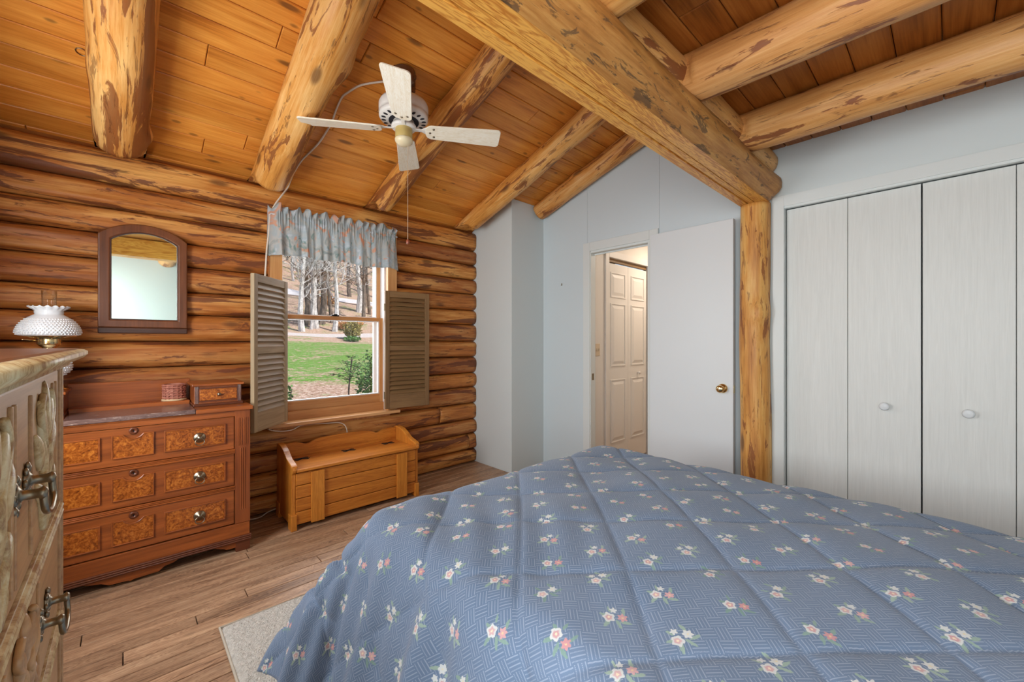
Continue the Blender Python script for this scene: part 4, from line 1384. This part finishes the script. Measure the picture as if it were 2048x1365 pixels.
# ---- louvred shutters
def shutter(name, hinge, ang, label, tilt, mh='shutter', mv='shutter_v'):
    s = empty(name, hinge, ang)
    tag(s, label, 'shutter', 'louvred window shutters')
    w, H, t, st = 0.415, 1.022, 0.026, 0.040
    bm = boxes((0, st, -t / 2, t / 2, 0, H), (w - st, w, -t / 2, t / 2, 0, H))
    link('stile', bm, mv, s, bevel=0.003)
    bm = boxes((st, w - st, -t / 2 + .002, t / 2 - .002, 0, 0.125), (st, w - st, -t / 2 + .002, t / 2 - .002, 0.505, 0.548), (st, w - st, -t / 2 + .002, t / 2 - .002, H - .052, H))
    link('rail', bm, mh, s, bevel=0.002)
    for (z0, z1, n) in ((0.125, 0.505, 10), (0.548, H - .052, 11)):
        bm = bmesh.new()
        p = (z1 - z0) / n
        for k in range(n):
            zc_ = z0 + p * (k + 0.5)
            M4 = Matrix.Translation((0, 0, zc_)) @ Matrix.Rotation(math.radians(tilt), 4, 'X')
            box(bm, st - .002, w - st + .002, -0.0225, 0.0225, -.0030, .0030, 0, M4)
        link('louvres', bm, mh, s, bevel=0.002)
    bm = bmesh.new()
    for z in (0.12, 0.88):
        tube(bm, [(-.004, 0, z - .03), (-.004, 0, z + .03)], 0.005, 8)
    link('hinge', bm, 'old_brass', s)
    return s
shutter('window_shutter', (0.862, 3.348, 0.672), math.atan2(-0.321, -0.284), 'weathered louvred shutter, coloured as lit, swung out into the room beside the dresser', -62, 'shutter_pale', 'shutter_lit_v')
shutter('window_shutter', (1.628, 3.335, 0.672), math.atan2(-0.035, 0.394), 'brown louvred shutter folded back flat against the log wall beyond the bench', 50)

# ---- gathered valance
va = empty('window_valance', (1.24, 3.30, 2.2))
tag(va, 'gathered grey and peach valance with ruffled top hanging over the window', 'valance')
def valance_panel(xa, xb, seed, ret_l, ret_r):
    nu, nv = 260, 26
    bm = bmesh.new()
    uvl = bm.loops.layers.uv.new('UVMap')
    rnd = random.Random(seed)
    ph = [rnd.uniform(0, 6.28) for _ in range(6)]
    G = []
    L = xb - xa
    for i in range(nu + 1):
        t = i / nu
        x = xa + L * t
        col = []
        fold = (math.sin(t * L * 62 + ph[0] + 1.2 * math.sin(t * L * 17 + ph[1])) * 0.6 + math.sin(t * L * 118 + ph[2] + 1.0 * math.sin(t * L * 23)) * 0.4)
        fine = math.sin(t * L * 330 + ph[3] + math.sin(t * L * 90)) * 0.6 + math.sin(t * L * 520 + ph[4]) * 0.4
        ruf = math.sin(t * L * 95 + ph[5] + 1.5 * math.sin(t * L * 31 + ph[1]))
        ret = 0.0
        if ret_l: ret += max(0, 1 - t * L / 0.05) ** 2
        if ret_r: ret += max(0, 1 - (1 - t) * L / 0.05) ** 2
        for j in range(nv + 1):
            v = j / nv                       # 0 top of ruffle, 1 hem
            z = 2.222 - v * 0.345
            y = 3.278
            if v < 0.12:
                k = 1 - v / 0.12
                y += ruf * 0.026 * k ** 0.7 - 0.012 * k + 0.4 * fine * 0.006
                z += 0.017 * k * math.sin(t * L * 70 + ph[2] + 2 * math.sin(t * L * 29)) + 0.004 * k
            elif v < 0.24:
                y += fine * 0.0055
            else:
                k = (v - 0.24) / 0.76
                y += fine * 0.0055 * max(0, 1 - k * 3) + fold * (0.006 + 0.016 * k ** 0.8) * min(1, k * 4) - 0.012 * k
                z += 0.006 * k * math.sin(t * L * 20 + ph[3])
            xx = x + (0.02 * (v - 0.2) * (1 if t > 0.93 and ret_r else 0))
            y += ret * 0.085
            col.append(bm.verts.new((xx, y, z)))
        G.append(col)
    for i in range(nu):
        for j in range(nv):
            f = bm.faces.new((G[i][j], G[i][j + 1], G[i + 1][j + 1], G[i + 1][j]))
            f.smooth = True
            for lp_, (ii, jj) in zip(f.loops, ((i, j), (i, j + 1), (i + 1, j + 1), (i + 1, j))):
                lp_[uvl].uv = (xa + L * ii / nu * 2.2 + seed, jj / nv * 0.345)
    o = W('panel', bm, 'valance', va)
    md = o.modifiers.new('cloth', 'SOLIDIFY')
    md.thickness = 0.0015
    return o
valance_panel(0.742, 1.475, 3, True, False)
valance_panel(1.478, 1.735, 8, False, True)
bm = bmesh.new()
tube(bm, [(0.752, 3.36, 2.165), (0.752, 3.298, 2.165), (1.724, 3.298, 2.165), (1.724, 3.36, 2.165)], 0.006, 8)
W('curtain_rod', bm, 'vinyl', va)

# ---- ceiling fan
FC = Vector((1.19, 2.194, 0))
fan = empty('ceiling_fan', (FC.x, FC.y, 2.78))
tag(fan, 'white four-blade ceiling fan hanging from the sloped board ceiling', 'ceiling fan')
Tm = Matrix.Translation((FC.x, FC.y, 0))
bm = bmesh.new()
box(bm, FC.x - .05, FC.x + .05, FC.y - .06, FC.y + .06, 2.79, 2.815, 0)
lathe(bm, [(0.066, 2.845), (0.068, 2.80), (0.062, 2.775), (0.046, 2.762), (0.034, 2.748)], 24, Tm)
box(bm, FC.x - .07, FC.x - .04, FC.y - .015, FC.y + .015, 2.78, 2.85)
box(bm, FC.x + .04, FC.x + .07, FC.y - .015, FC.y + .015, 2.74, 2.83)
W('mounting_bracket', bm, 'fan_brown', fan, bevel=0.004)
bm = bmesh.new()
lathe(bm, [(0.0, 2.76), (0.028, 2.758), (0.034, 2.745), (0.034, 2.715), (0.030, 2.705), (0.034, 2.698), (0.038, 2.684), (0.036, 2.672), (0.0, 2.668)], 28, Tm, cap=False)
W('downrod_cover', bm, 'fan_tan', fan, smooth=True)
bm = bmesh.new()
lathe(bm, [(0.0, 2.672), (0.055, 2.671), (0.11, 2.664), (0.134, 2.652), (0.141, 2.636), (0.141, 2.598), (0.136, 2.588), (0.140, 2.584), (0.140, 2.566), (0.132, 2.556), (0.095, 2.548), (0.0, 2.546)], 48, Tm, cap=False)
mot = W('motor_housing', bm, 'fan_white', fan, smooth=True)
bm = bmesh.new()
for k in range(20):
    a = 2 * PI * k / 20
    g = bmesh.ops.create_uvsphere(bm, u_segments=12, v_segments=6, radius=1.0)
    Mx = Tm @ Matrix.Rotation(a, 4, 'Z') @ Matrix.Translation((0.112, 0, 2.5515)) @ Matrix.Diagonal((0.017, 0.0085, 0.003, 1))
    for v in g['verts']:
        v.co = Mx @ v.co
lathe(bm, [(0.060, 2.5475), (0.086, 2.5475), (0.086, 2.5455), (0.060, 2.5455)], 40, Tm, cap=False)
link('vent', bm, 'dark', mot)
bm = bmesh.new()
lathe(bm, [(0.0, 2.548), (0.055, 2.546), (0.058, 2.530), (0.070, 2.524), (0.072, 2.512), (0.066, 2.504), (0.0, 2.502)], 36, Tm, cap=False)
W('hub', bm, 'fan_white', fan, smooth=True)
bm = bmesh.new()
lathe(bm, [(0.0, 2.512), (0.046, 2.510), (0.049, 2.504), (0.049, 2.446), (0.045, 2.440), (0.0, 2.439)], 36, Tm, cap=False)
W('switch_cup', bm, 'fan_tan', fan, smooth=True)
bm = bmesh.new()
lathe(bm, [(0.0, 2.446), (0.050, 2.445), (0.052, 2.440), (0.050, 2.430), (0.043, 2.419), (0.030, 2.411), (0.012, 2.407), (0.0, 2.407)], 36, Tm, cap=False)
W('bottom_cap', bm, 'fan_cream', fan, smooth=True)
bm = bmesh.new()
tube(bm, [(FC.x + .02, FC.y - .01, 2.412), (FC.x + .02, FC.y - .01, 1.86)], 0.0016, 6)
pc = W('pull_chain', bm, 'chain', fan)
bm = bmesh.new()
lathe(bm, [(0.0, 1.862), (0.005, 1.858), (0.0095, 1.848), (0.0085, 1.836), (0.004, 1.830), (0.0, 1.829)], 16, Matrix.Translation((FC.x + .02, FC.y - .01, 0)), cap=False)
link('fob', bm, 'fob', pc, smooth=True)
def blade_mesh():
    # local X = radial, local Y = CCW tangent
    out = []
    r0, r1, w0, w1 = 0.125, 0.567, 0.050, 0.072
    def corner(cx, cy, rad, a0, a1, n=6):
        return [(cx + rad * math.cos(math.radians(a0 + (a1 - a0) * k / n)), cy + rad * math.sin(math.radians(a0 + (a1 - a0) * k / n))) for k in range(n + 1)]
    out += corner(r1 - .022, -w1 + .022, .022, -90, 0)
    out += corner(r1 - .022, w1 - .022, .022, 0, 90)
    out += corner(r0 + .040, w0 - .034, .040, 100, 180)
    out += corner(r0 + .040, -w0 + .034, .040, 180, 260)
    bm = bmesh.new()
    prism(bm, out, 'Z', -.004, .004)
    return bm
protos = None
for k in range(4):
    ang = math.radians(-122.5 + 90 * k)
    if protos is None:
        b = link('blade', blade_mesh(), 'blade', fan, bevel=0.002)
        bm = bmesh.new()
        prism(bm, [(0.055, -.012), (0.10, -.010), (0.13, -.030), (0.185, -.030), (0.19, -.02), (0.20, -.010), (0.20, .010), (0.19, .02), (0.185, .030), (0.13, .030), (0.10, .010), (0.055, .012)], 'Z', .0045, .010)
        ir = link('blade_iron', bm, 'fan_white', b, bevel=0.002)
        bm = bmesh.new()
        for (x, y) in ((0.150, 0.0), (0.172, 0.032), (0.172, -0.032)):
            lathe(bm, [(0.0, -.0075), (0.006, -.007), (0.0075, -.004), (0.0, -.0035)], 12, Matrix.Translation((x, y, 0)), cap=False)
        scw = link('screws', bm, 'old_brass', b, smooth=True)
        protos = (b, ir, scw)
    else:
        b = protos[0].copy(); COL.objects.link(b)
        for q in protos[1:]:
            qq = q.copy(); COL.objects.link(qq); qq.parent = b
    b.matrix_parent_inverse = Matrix.Identity(4)
    b.location = (0, 0, 2.498 - 2.78)
    b.rotation_mode = 'QUATERNION'
    b.rotation_quaternion = (Matrix.Rotation(ang, 4, 'Z') @ Matrix.Rotation(math.radians(-12), 4, 'X')).to_quaternion()

# ---- cords, small hardware
def cord(name, pts, r, label, cat='cord', mat='cord'):
    bm = bmesh.new()
    tube(bm, catmull(pts, 6), r, 8)
    o = link(name, bm, mat, smooth=True)
    return tag(o, label, cat)
cord('fan_cord', [(1.165, 2.225, 2.80), (1.128, 2.277, 2.797), (1.074, 2.313, 2.783), (1.004, 2.374, 2.762), (0.962, 2.45, 2.737), (0.946, 2.50, 2.722), (0.948, 2.597, 2.689), (0.958, 2.695, 2.656), (0.956, 2.768, 2.632), (0.947, 2.882, 2.594), (0.925, 2.983, 2.56), (0.895, 3.086, 2.52),
                  (0.868, 3.15, 2.46), (0.862, 3.225, 2.42), (0.864, 3.318, 2.383), (0.824, 3.316, 2.314), (0.782, 3.325, 2.239), (0.758, 3.335, 2.17), (0.752, 3.345, 2.096), (0.747, 3.345, 2.023), (0.736, 3.345, 1.913), (0.730, 3.345, 1.806), (0.724, 3.345, 1.698), (0.722, 3.36, 1.58)],
     0.006, 'white cord running from the ceiling fan down beside the window')
cord('cord', [(0.720, 3.37, 0.70), (0.728, 3.355, 0.655), (0.76, 3.350, 0.618), (0.841, 3.350, 0.598), (0.908, 3.350, 0.600), (0.96, 3.352, 0.622), (1.034, 3.360, 0.624), (1.145, 3.360, 0.612), (1.241, 3.358, 0.606), (1.289, 3.352, 0.582), (1.313, 3.36, 0.530), (1.315, 3.37, 0.47)],
     0.0042, 'thin white cord drooping under the window sill behind the bench')
cord('cord', [(0.58, 3.36, 0.035), (0.636, 3.35, 0.012), (0.697, 3.35, 0.010), (0.744, 3.36, 0.028), (0.80, 3.365, 0.037)], 0.004, 'thin white cord on the floor between dresser and bench')
bm = bmesh.new()
tube(bm, [(-0.152 + 0.020 * math.cos(a), 2.813 + 0.020 * math.sin(a) * CP, 2.628 - 0.020 * math.sin(a) * SP) for a in [2 * PI * k / 20 for k in range(21)]], 0.0022, 6, cap=False)
tube(bm, [(-0.132, 2.813, 2.628), (-0.128, 2.813, 2.636)], 0.002, 6)
tag(link('ceiling_ring', bm, 'old_brass', smooth=True), 'small metal ring screwed into the sloped ceiling boards', 'hook')
bm = boxes((3.108, 3.116, 2.600, 2.606, 1.803, 1.823), (3.100, 3.110, 2.601, 2.605, 1.803, 1.807))
tag(link('picture_hook', bm, 'old_brass'), 'tiny picture hook on the bare white wall left of the door', 'hook')

# ---- rug
bm = bmesh.new()
nx, ny = 90, 70
rx0, rx1, ry0, ry1 = 0.300, 1.75, 0.35, 2.182
G = []
for i in range(nx + 1):
    row = []
    for j in range(ny + 1):
        x = rx0 + (rx1 - rx0) * i / nx
        y = ry0 + (ry1 - ry0) * j / ny
        e = min(x - rx0, rx1 - x, y - ry0, ry1 - y)
        z = 0.004 + 0.016 * min(1, e / 0.015) + 0.003 * mn.noise(Vector((x * 40, y * 40, 0)))
        row.append(bm.verts.new((x + 0.004 * mn.noise(Vector((y * 8, 1, 0))), y + 0.004 * mn.noise(Vector((x * 8, 5, 0))), z)))
    G.append(row)
for i in range(nx):
    for j in range(ny):
        bm.faces.new((G[i][j], G[i + 1][j], G[i + 1][j + 1], G[i][j + 1])).smooth = True
rug = link('rug', bm, 'rug')
tag(rug, 'cream pile rug on the wooden floor, sticking out from under the bed', 'rug')
bm = bmesh.new()
tube(bm, [(rx0, ry0, 0.006), (rx0, ry1, 0.006), (rx1, ry1, 0.006), (rx1, ry0, 0.006), (rx0, ry0, 0.006)], 0.006, 8)
link('binding', bm, 'rug_edge', rug)

# ---- bed and comforter
bed = empty('bed', (1.37, 0.44, 0))
tag(bed, 'low bed hidden under the blue floral comforter', 'bed')
bx = (0.70, 2.04, -0.62, 1.38)
W('box_spring', boxes((bx[0] + .02, bx[1] - .02, bx[2], bx[3] - .02, 0.17, 0.38)), 'bedskirt', bed, bevel=0.03)
W('mattress', boxes((bx[0], bx[1], bx[2], bx[3], 0.38, 0.60)), 'mattress', bed, bevel=0.05, seg=4)
for (x, y) in ((0.78, -0.5), (1.96, -0.5), (0.78, 1.28), (1.96, 1.28)):
    W('leg', boxes((x - .025, x + .025, y - .025, y + .025, 0.021, 0.17)), 'black_iron', bed, bevel=0.004)

def make_comforter():
    X0, X1, Y1 = 0.70, 2.03, 1.385
    ov = 0.53
    a = np.linspace(X0 - 0.63, X1 + ov, 310)
    b = np.linspace(-0.60, Y1 + ov, 310)
    A, B = np.meshgrid(a, b, indexing='ij')
    da = np.maximum(np.maximum(X0 - A, A - X1), 0)
    sx = np.where(A < X0, -1.0, 1.0)
    db = np.maximum(B - Y1, 0)
    dq = np.sqrt(da ** 2 + db ** 2)
    d = (da ** 3 + db ** 3) ** (1.0 / 3.0)
    k = np.where(d > 1e-9, 2 * np.minimum(da, db) / np.maximum(da + db, 1e-9), 0)
    phm = np.radians(74 - 22 * k)
    R = 0.11
    ph = np.minimum(d / R, phm)
    rest = np.maximum(d - R * phm, 0)
    hx = R * np.sin(ph) + rest * np.cos(phm)
    dz = R * (1 - np.cos(ph)) + rest * np.sin(phm)
    ux = np.where(d > 1e-9, da / np.maximum(dq, 1e-9), 0) * sx
    uy = np.where(d > 1e-9, db / np.maximum(dq, 1e-9), 0)
    cA = np.clip(A, X0, X1)
    cB = np.minimum(B, Y1)
    X = cA + ux * hx
    Y = cB + uy * hx
    Z = 0.640 - dz
    # soft crown of the bed
    Z += 0.028 * np.clip(1 - ((A - 1.37) / 0.75) ** 2, 0, 1) * np.clip((Y1 + 0.05 - B) / 0.5, 0, 1)
    # quilting on the diagonal
    q = 0.70710678
    r, s = (A - B) * q, (A + B) * q
    sp = 0.28
    def linedist(t, o):
        f = (t - o) / sp
        return np.abs(f - np.round(f)) * sp
    l1 = linedist(s + 0.010 * np.sin(r * 4.1 + 1), 1.539 * q)
    l2 = linedist(r + 0.010 * np.sin(s * 3.7), 0.76 * q)
    puff = 0.0085 * (1 - np.exp(-(l1 / 0.035) ** 1.1)) * (1 - np.exp(-(l2 / 0.035) ** 1.1)) - 0.004 * np.exp(-(np.minimum(l1, l2) / 0.006) ** 2)
    rng = np.random.RandomState(4)
    wr = np.zeros_like(A)
    for i in range(26):
        th = rng.uniform(0, PI)
        f = rng.uniform(7, 30)
        wr += np.sin(f * (A * math.cos(th) + B * math.sin(th)) + rng.uniform(0, 6.28) + 1.2 * np.sin(3 * A + rng.uniform(0, 6)) ) / f
    wr *= 0.0145
    # pulled wrinkles fanning across the near corner of the mattress, folds in the drape
    g = np.exp(-(((A - 0.86) / 0.24) ** 2 + ((B - 1.02) / 0.34) ** 2))
    wr += g * 0.006 * np.sin(46 * (A * 0.72 - B * 0.62) + 2.0 * np.sin(5 * B))
    hang = np.clip(d / 0.2 - 0.3, 0, 1)
    along = np.where(da > db, B, A)
    wr += hang * (0.016 * np.sin(along * 21 + 1.5 * np.sin(along * 7)) + 0.007 * np.sin(along * 47 + 1)) * (1 - 0.6 * k)
    # gathered seams crossing the drape
    for c in (0.26, 0.40):
        wr += -0.016 * np.exp(-((d - c) / 0.012) ** 2) * np.exp(-((k - 0.8) / 0.5) ** 2)
        wr += 0.010 * np.exp(-((np.abs(d - c) - 0.045) / 0.03) ** 2) * k
    h = puff + wr
    P = np.stack([X, Y, Z], -1)
    du = np.gradient(P, axis=0)
    dv = np.gradient(P, axis=1)
    n = np.cross(du, dv)
    n /= np.maximum(np.linalg.norm(n, axis=-1, keepdims=True), 1e-9)
    P = P + n * h[..., None]
    P[..., 2] = np.maximum(P[..., 2], 0.030)
    na, nb = A.shape
    idx = np.arange(na * nb).reshape(na, nb)
    F = np.stack([idx[:-1, :-1], idx[1:, :-1], idx[1:, 1:], idx[:-1, 1:]], -1).reshape(-1, 4)
    me = bpy.data.meshes.new('comforter')
    me.from_pydata(P.reshape(-1, 3).tolist(), [], F.tolist())
    uvl = me.uv_layers.new(name='UVMap')
    li = np.zeros(len(me.loops), dtype=np.int32)
    me.loops.foreach_get('vertex_index', li)
    uv = np.stack([A.reshape(-1)[li], B.reshape(-1)[li]], -1).reshape(-1)
    uvl.data.foreach_set('uv', uv)
    me.polygons.foreach_set('use_smooth', [True] * len(me.polygons))
    me.materials.append(MAT['comforter'])
    o = bpy.data.objects.new('comforter', me)
    COL.objects.link(o)
    md = o.modifiers.new('filling', 'SOLIDIFY')
    md.thickness = 0.016
    md.offset = -1
    return tag(o, 'quilted slate blue comforter with sprigs of flowers spread over the bed', 'comforter')
make_comforter()
# ------------------------------------------------------------------ outdoors seen through the window
TZ = [(3.0, -0.45), (3.62, -0.42), (9.0, 0.0), (30.0, 1.26), (36.0, 2.2), (55.0, 7.3), (100.0, 25.0), (170.0, 62.0)]
def ground_z(x, y):
    for (a, za), (b, zb) in zip(TZ, TZ[1:]):
        if y <= b:
            z = za + (zb - za) * (y - a) / (b - a)
            break
    else:
        z = TZ[-1][1]
    k = min(1.0, max(0.0, (y - 6) / 30))
    return z + k * 0.35 * mn.noise(Vector((x * 0.12, y * 0.12, 0)))
bm = bmesh.new()
ysg = [3.66 + 0.45 * i for i in range(60)] + [31 + 1.5 * i for i in range(47)] + [104 + 9 * i for i in range(8)]
xsg = [-40 + 1.6 * i for i in range(88)]
G = [[bm.verts.new((x, y, ground_z(x, y))) for y in ysg] for x in xsg]
for i in range(len(xsg) - 1):
    for j in range(len(ysg) - 1):
        bm.faces.new((G[i][j], G[i + 1][j], G[i + 1][j + 1], G[i][j + 1])).smooth = True
structure(link('ground', bm, 'ground'))

def bare_tree(seed, H, r, mat, spread=1.0, nb=26):
    rnd = random.Random(seed)
    bm = bmesh.new()
    n = 9
    trunk = []
    x = y = 0
    for i in range(n + 1):
        trunk.append(Vector((x, y, H * i / n - 0.25)))
        x += rnd.uniform(-1, 1) * 0.014 * H
        y += rnd.uniform(-1, 1) * 0.014 * H
    tube(bm, trunk, [r * (1.25 if i == 0 else 1 - 0.85 * i / n) for i in range(n + 1)], 7)
    def branch(p, d, L, rr, depth):
        pts = [p]
        q = p.copy()
        dd = d.copy()
        for k in range(4):
            dd = (dd + Vector((rnd.uniform(-.28, .28), rnd.uniform(-.28, .28), rnd.uniform(-.05, .28)))).normalized()
            q = q + dd * L / 4
            pts.append(q.copy())
        tube(bm, pts, [rr * (1 - 0.2 * k) for k in range(5)], 4, cap=False)
        if depth > 0:
            for _ in range(4):
                i = rnd.randint(1, 3)
                nd = (dd + Vector((rnd.uniform(-1, 1), rnd.uniform(-1, 1), rnd.uniform(-.2, .8)))).normalized()
                branch(pts[i], nd, L * rnd.uniform(.4, .65), rr * 0.55, depth - 1)
    for _ in range(nb):
        t = rnd.uniform(0.16, 0.97)
        i = min(int(t * n), n - 1)
        p = trunk[i].lerp(trunk[i + 1], t * n - i)
        a = rnd.uniform(0, 6.28)
        d = Vector((math.cos(a), math.sin(a), rnd.uniform(0.1, 0.9))).normalized()
        branch(p, d, H * rnd.uniform(0.10, 0.24) * spread * (1.15 - t * 0.6), r * 0.26 * (1.1 - t), 2)
    return bm

def put(o, x, y, rz=0.0, s=1.0):
    o.location = (x, y, ground_z(x, y))
    o.rotation_euler = (0, 0, rz)
    o.scale = (s, s, s)
    return o
def at(px, Y):
    u = (px - 1024) / 823.0
    return Y * (0.6845 + u * 0.729) / (0.729 - u * 0.6845)
# trees one can point at
marks = [('pale bare tree with a forked white trunk, leftmost in the window', 604, 35.5, 0, 15, 0.22, 'bark_pale'),
         ('dark bare trunk close behind the forked white tree', 613, 38.0, 1, 17, 0.26, 'bark_dark'),
         ('thin white birch-like trunk between two dark trunks in the window', 622, 36.5, 2, 13, 0.12, 'bark_pale'),
         ('grey bare trunk near the middle of the upper window pane', 631, 37.0, 3, 18, 0.28, 'bark_pale'),
         ('brown rough trunk leaning near the middle of the upper window pane', 641, 38.5, 4, 16, 0.30, 'bark_dark'),
         ('pale bare trunk above the black window latch', 669, 35.8, 5, 16, 0.20, 'bark_pale'),
         ('dark slender trunk touching the pale one above the window latch', 665, 39.0, 6, 18, 0.17, 'bark_dark'),
         ('pale grey trunk near the right side of the upper window pane', 718, 44.0, 7, 19, 0.30, 'bark_pale'),
         ('dark trunk near the right side of the upper window pane', 728, 47.0, 8, 19, 0.30, 'bark_dark')]
for (lab, px, Y, sd, H, r, mt) in marks:
    o = link('bare_tree', bare_tree(100 + sd, H, r, mt), mt)
    put(o, at(px, Y), Y, sd * 1.3)
    tag(o, lab, 'tree', 'bare trees on the wooded hillside')
protos = [link('bare_tree', bare_tree(200 + k, 16 + 2 * (k % 3), 0.12 + 0.04 * (k % 3), None, 1.2, 24), 'bark_pale' if k % 2 else 'bark_dark') for k in range(5)]
rnd = random.Random(17)
spots = []
for i in range(260):
    Y = rnd.uniform(39, 108)
    if i % 3 < 2:
        X = Y * rnd.uniform(0.22, 0.50)
    else:
        X = Y * rnd.uniform(-0.25, 0.95)
    if abs(Y - (55.0 - (X - 14.0) * 0.69)) < 3.0:
        Y += 7
    if all((X - a) ** 2 + (Y - b) ** 2 > 12.0 for a, b in spots) and len(spots) < 90:
        spots.append((X, Y))
for i, (X, Y) in enumerate(spots):
    if i < 5:
        o = protos[i]
    else:
        o = protos[i % 5].copy()
        COL.objects.link(o)
    put(o, X, Y, rnd.uniform(0, 6.28), rnd.uniform(0.8, 1.25))
    tag(o, 'slim bare tree farther up the wooded hillside', 'tree', 'distant bare trees up the hillside')

def leafy(name, R, H, n, leaf, mat, seed, label, x, y, cat='shrub', core=True, stems=0, base=0.0):
    rnd = random.Random(seed)
    root = empty(name)
    bm = bmesh.new()
    for _ in range(n):
        while True:
            p = Vector((rnd.uniform(-1, 1), rnd.uniform(-1, 1), rnd.uniform(-1, 1)))
            if 0.45 < p.length < 1: break
        f = 1 + 0.25 * mn.noise(p * 2 + Vector((seed, 0, 0)))
        c = Vector((p.x * R * f, p.y * R * f, base + (p.z * 0.5 + 0.5) * H * f))
        d = Vector((rnd.uniform(-1, 1), rnd.uniform(-1, 1), rnd.uniform(-.3, 1))).normalized()
        e = d.cross(Vector((rnd.uniform(-1, 1), rnd.uniform(-1, 1), rnd.uniform(-1, 1)))).normalized()
        L, w = leaf * rnd.uniform(.7, 1.3), leaf * 0.36
        vs = [bm.verts.new(c), bm.verts.new(c + d * L * .5 + e * w), bm.verts.new(c + d * L), bm.verts.new(c + d * L * .5 - e * w)]
        bm.faces.new(vs)
    link('foliage', bm, mat, root)
    bm = bmesh.new()
    for _ in range(max(stems, 3)):
        a = rnd.uniform(0, 6.28)
        top = Vector((math.cos(a) * R * .75, math.sin(a) * R * .75, base + H * rnd.uniform(.55, .95)))
        tube(bm, catmull([(0, 0, -0.05), (top.x * .25, top.y * .25, top.z * .5), top], 4), [0.02 * max(R, .3)] * 8 + [0.006], 5)
    link('stem', bm, 'bark_dark', root)
    put(root, x, y)
    return tag(root, label, cat)
# vase-shaped twiggy shrub by the road
X_, Y_ = at(704, 31.5), 31.5
leafy('twiggy_shrub', 0.68, 1.45, 1100, 0.16, 'leaf_yellow', 3, 'yellowish vase-shaped twiggy shrub at the far edge of the lawn', X_, Y_, stems=34)
leafy('low_shrub', 0.6, 0.34, 600, 0.14, 'leaf_green', 4, 'low dark green shrub at the foot of the yellowish one', X_ - 0.35, Y_ - 0.9)
leafy('evergreen_shrub', 0.34, 1.15, 2000, 0.06, 'leaf_green', 5, 'dense upright evergreen shrub close outside the right side of the window', at(752, 7.0), 7.0)
leafy('small_evergreen_plant', 0.13, 0.95, 300, 0.06, 'leaf_green', 6, 'small dark green plant just outside beside the near shutter', at(570, 6.2), 6.2)
leafy('dry_bush', 0.9, 0.9, 700, 0.22, 'leaf_orange', 7, 'orange dry-leaved bush on the hillside above the road', at(653, 47.0), 47.0)
leafy('dry_bush', 1.2, 1.0, 700, 0.22, 'leaf_orange', 9, 'orange dry-leaved bush right of the yellowish shrub', at(733, 33.0) , 36.5)
# sapling with flat sprays of leaves
rnd = random.Random(8)
sap = empty('sapling')
bm = bmesh.new()
tube(bm, catmull([(0, 0, -0.05), (0.02, 0, 0.35), (-0.01, 0.02, 0.8), (0.03, 0, 1.3)], 5), 0.011, 6)
tips = []
for (dx, dy, dz, z0) in ((-0.24, .05, .12, .98), (-0.17, -.06, .16, 1.03), (0.20, .05, .22, 1.0), (0.13, -.07, .2, 1.06), (-0.08, .05, .24, 1.05), (0.06, .05, .2, 1.15)):
    pts = catmull([(0.01, 0, z0), (dx * .5, dy * .5, z0 + dz * .7), (dx, dy, z0 + dz * .8)], 4)
    tube(bm, pts, 0.004, 5)
    tips += pts
link('trunk', bm, 'bark_dark', sap)
bm = bmesh.new()
for p in tips:
    for _ in range(6):
        c = p + Vector((rnd.uniform(-.05, .05), rnd.uniform(-.05, .05), rnd.uniform(-.02, .02)))
        a = rnd.uniform(0, 6.28)
        d = Vector((math.cos(a), math.sin(a), rnd.uniform(-.3, .2))) * 0.06
        e = Vector((-math.sin(a) * .6, math.cos(a) * .6, 0.4)) * 0.011
        bm.faces.new([bm.verts.new(c), bm.verts.new(c + d * .5 + e), bm.verts.new(c + d), bm.verts.new(c + d * .5 - e)])
link('foliage', bm, 'leaf_green', sap)
put(sap, at(700, 5.6), 5.6)
tag(sap, 'small sapling with flat dark leaf sprays just outside the lower window pane', 'tree')

# ------------------------------------------------------------------ every rail, stile, foot, hinge ... a mesh of its own
def split_pieces(o):
    src = bmesh.new()
    src.from_mesh(o.data)
    src.faces.ensure_lookup_table()
    seen, isl = set(), []
    for f in src.faces:
        if f.index in seen: continue
        st, g = [f], []
        seen.add(f.index)
        while st:
            a = st.pop()
            g.append(a.index)
            for e in a.edges:
                for b in e.link_faces:
                    if b.index not in seen:
                        seen.add(b.index)
                        st.append(b)
        isl.append(set(g))
    for n, g in enumerate(isl):
        bm = src.copy()
        bmesh.ops.delete(bm, geom=[f for f in bm.faces if f.index not in g], context='FACES')
        me = bpy.data.meshes.new(o.data.name)
        bm.to_mesh(me)
        bm.free()
        for mm in o.data.materials: me.materials.append(mm)
        if n == 0:
            first = me
        else:
            c = o.copy()
            c.data = me
            COL.objects.link(c)
    o.data = first
    src.free()
for o in list(COL.objects):
    if o.type == 'MESH' and o.parent and o.name.split('.')[0] in ('rail', 'stile', 'fillet', 'foot', 'apron', 'jamb', 'track', 'sash', 'screws', 'hinge') and not o.children:
        if o.name.split('.')[0] == 'hinge' and o.parent.name.split('.')[0] == 'lid':
            continue
        if o.name.split('.')[0] == 'rail' and o.parent.name == 'dresser':
            continue
        if o.name.split('.')[0] == 'screws':
            o.name = 'screw'
        split_pieces(o)
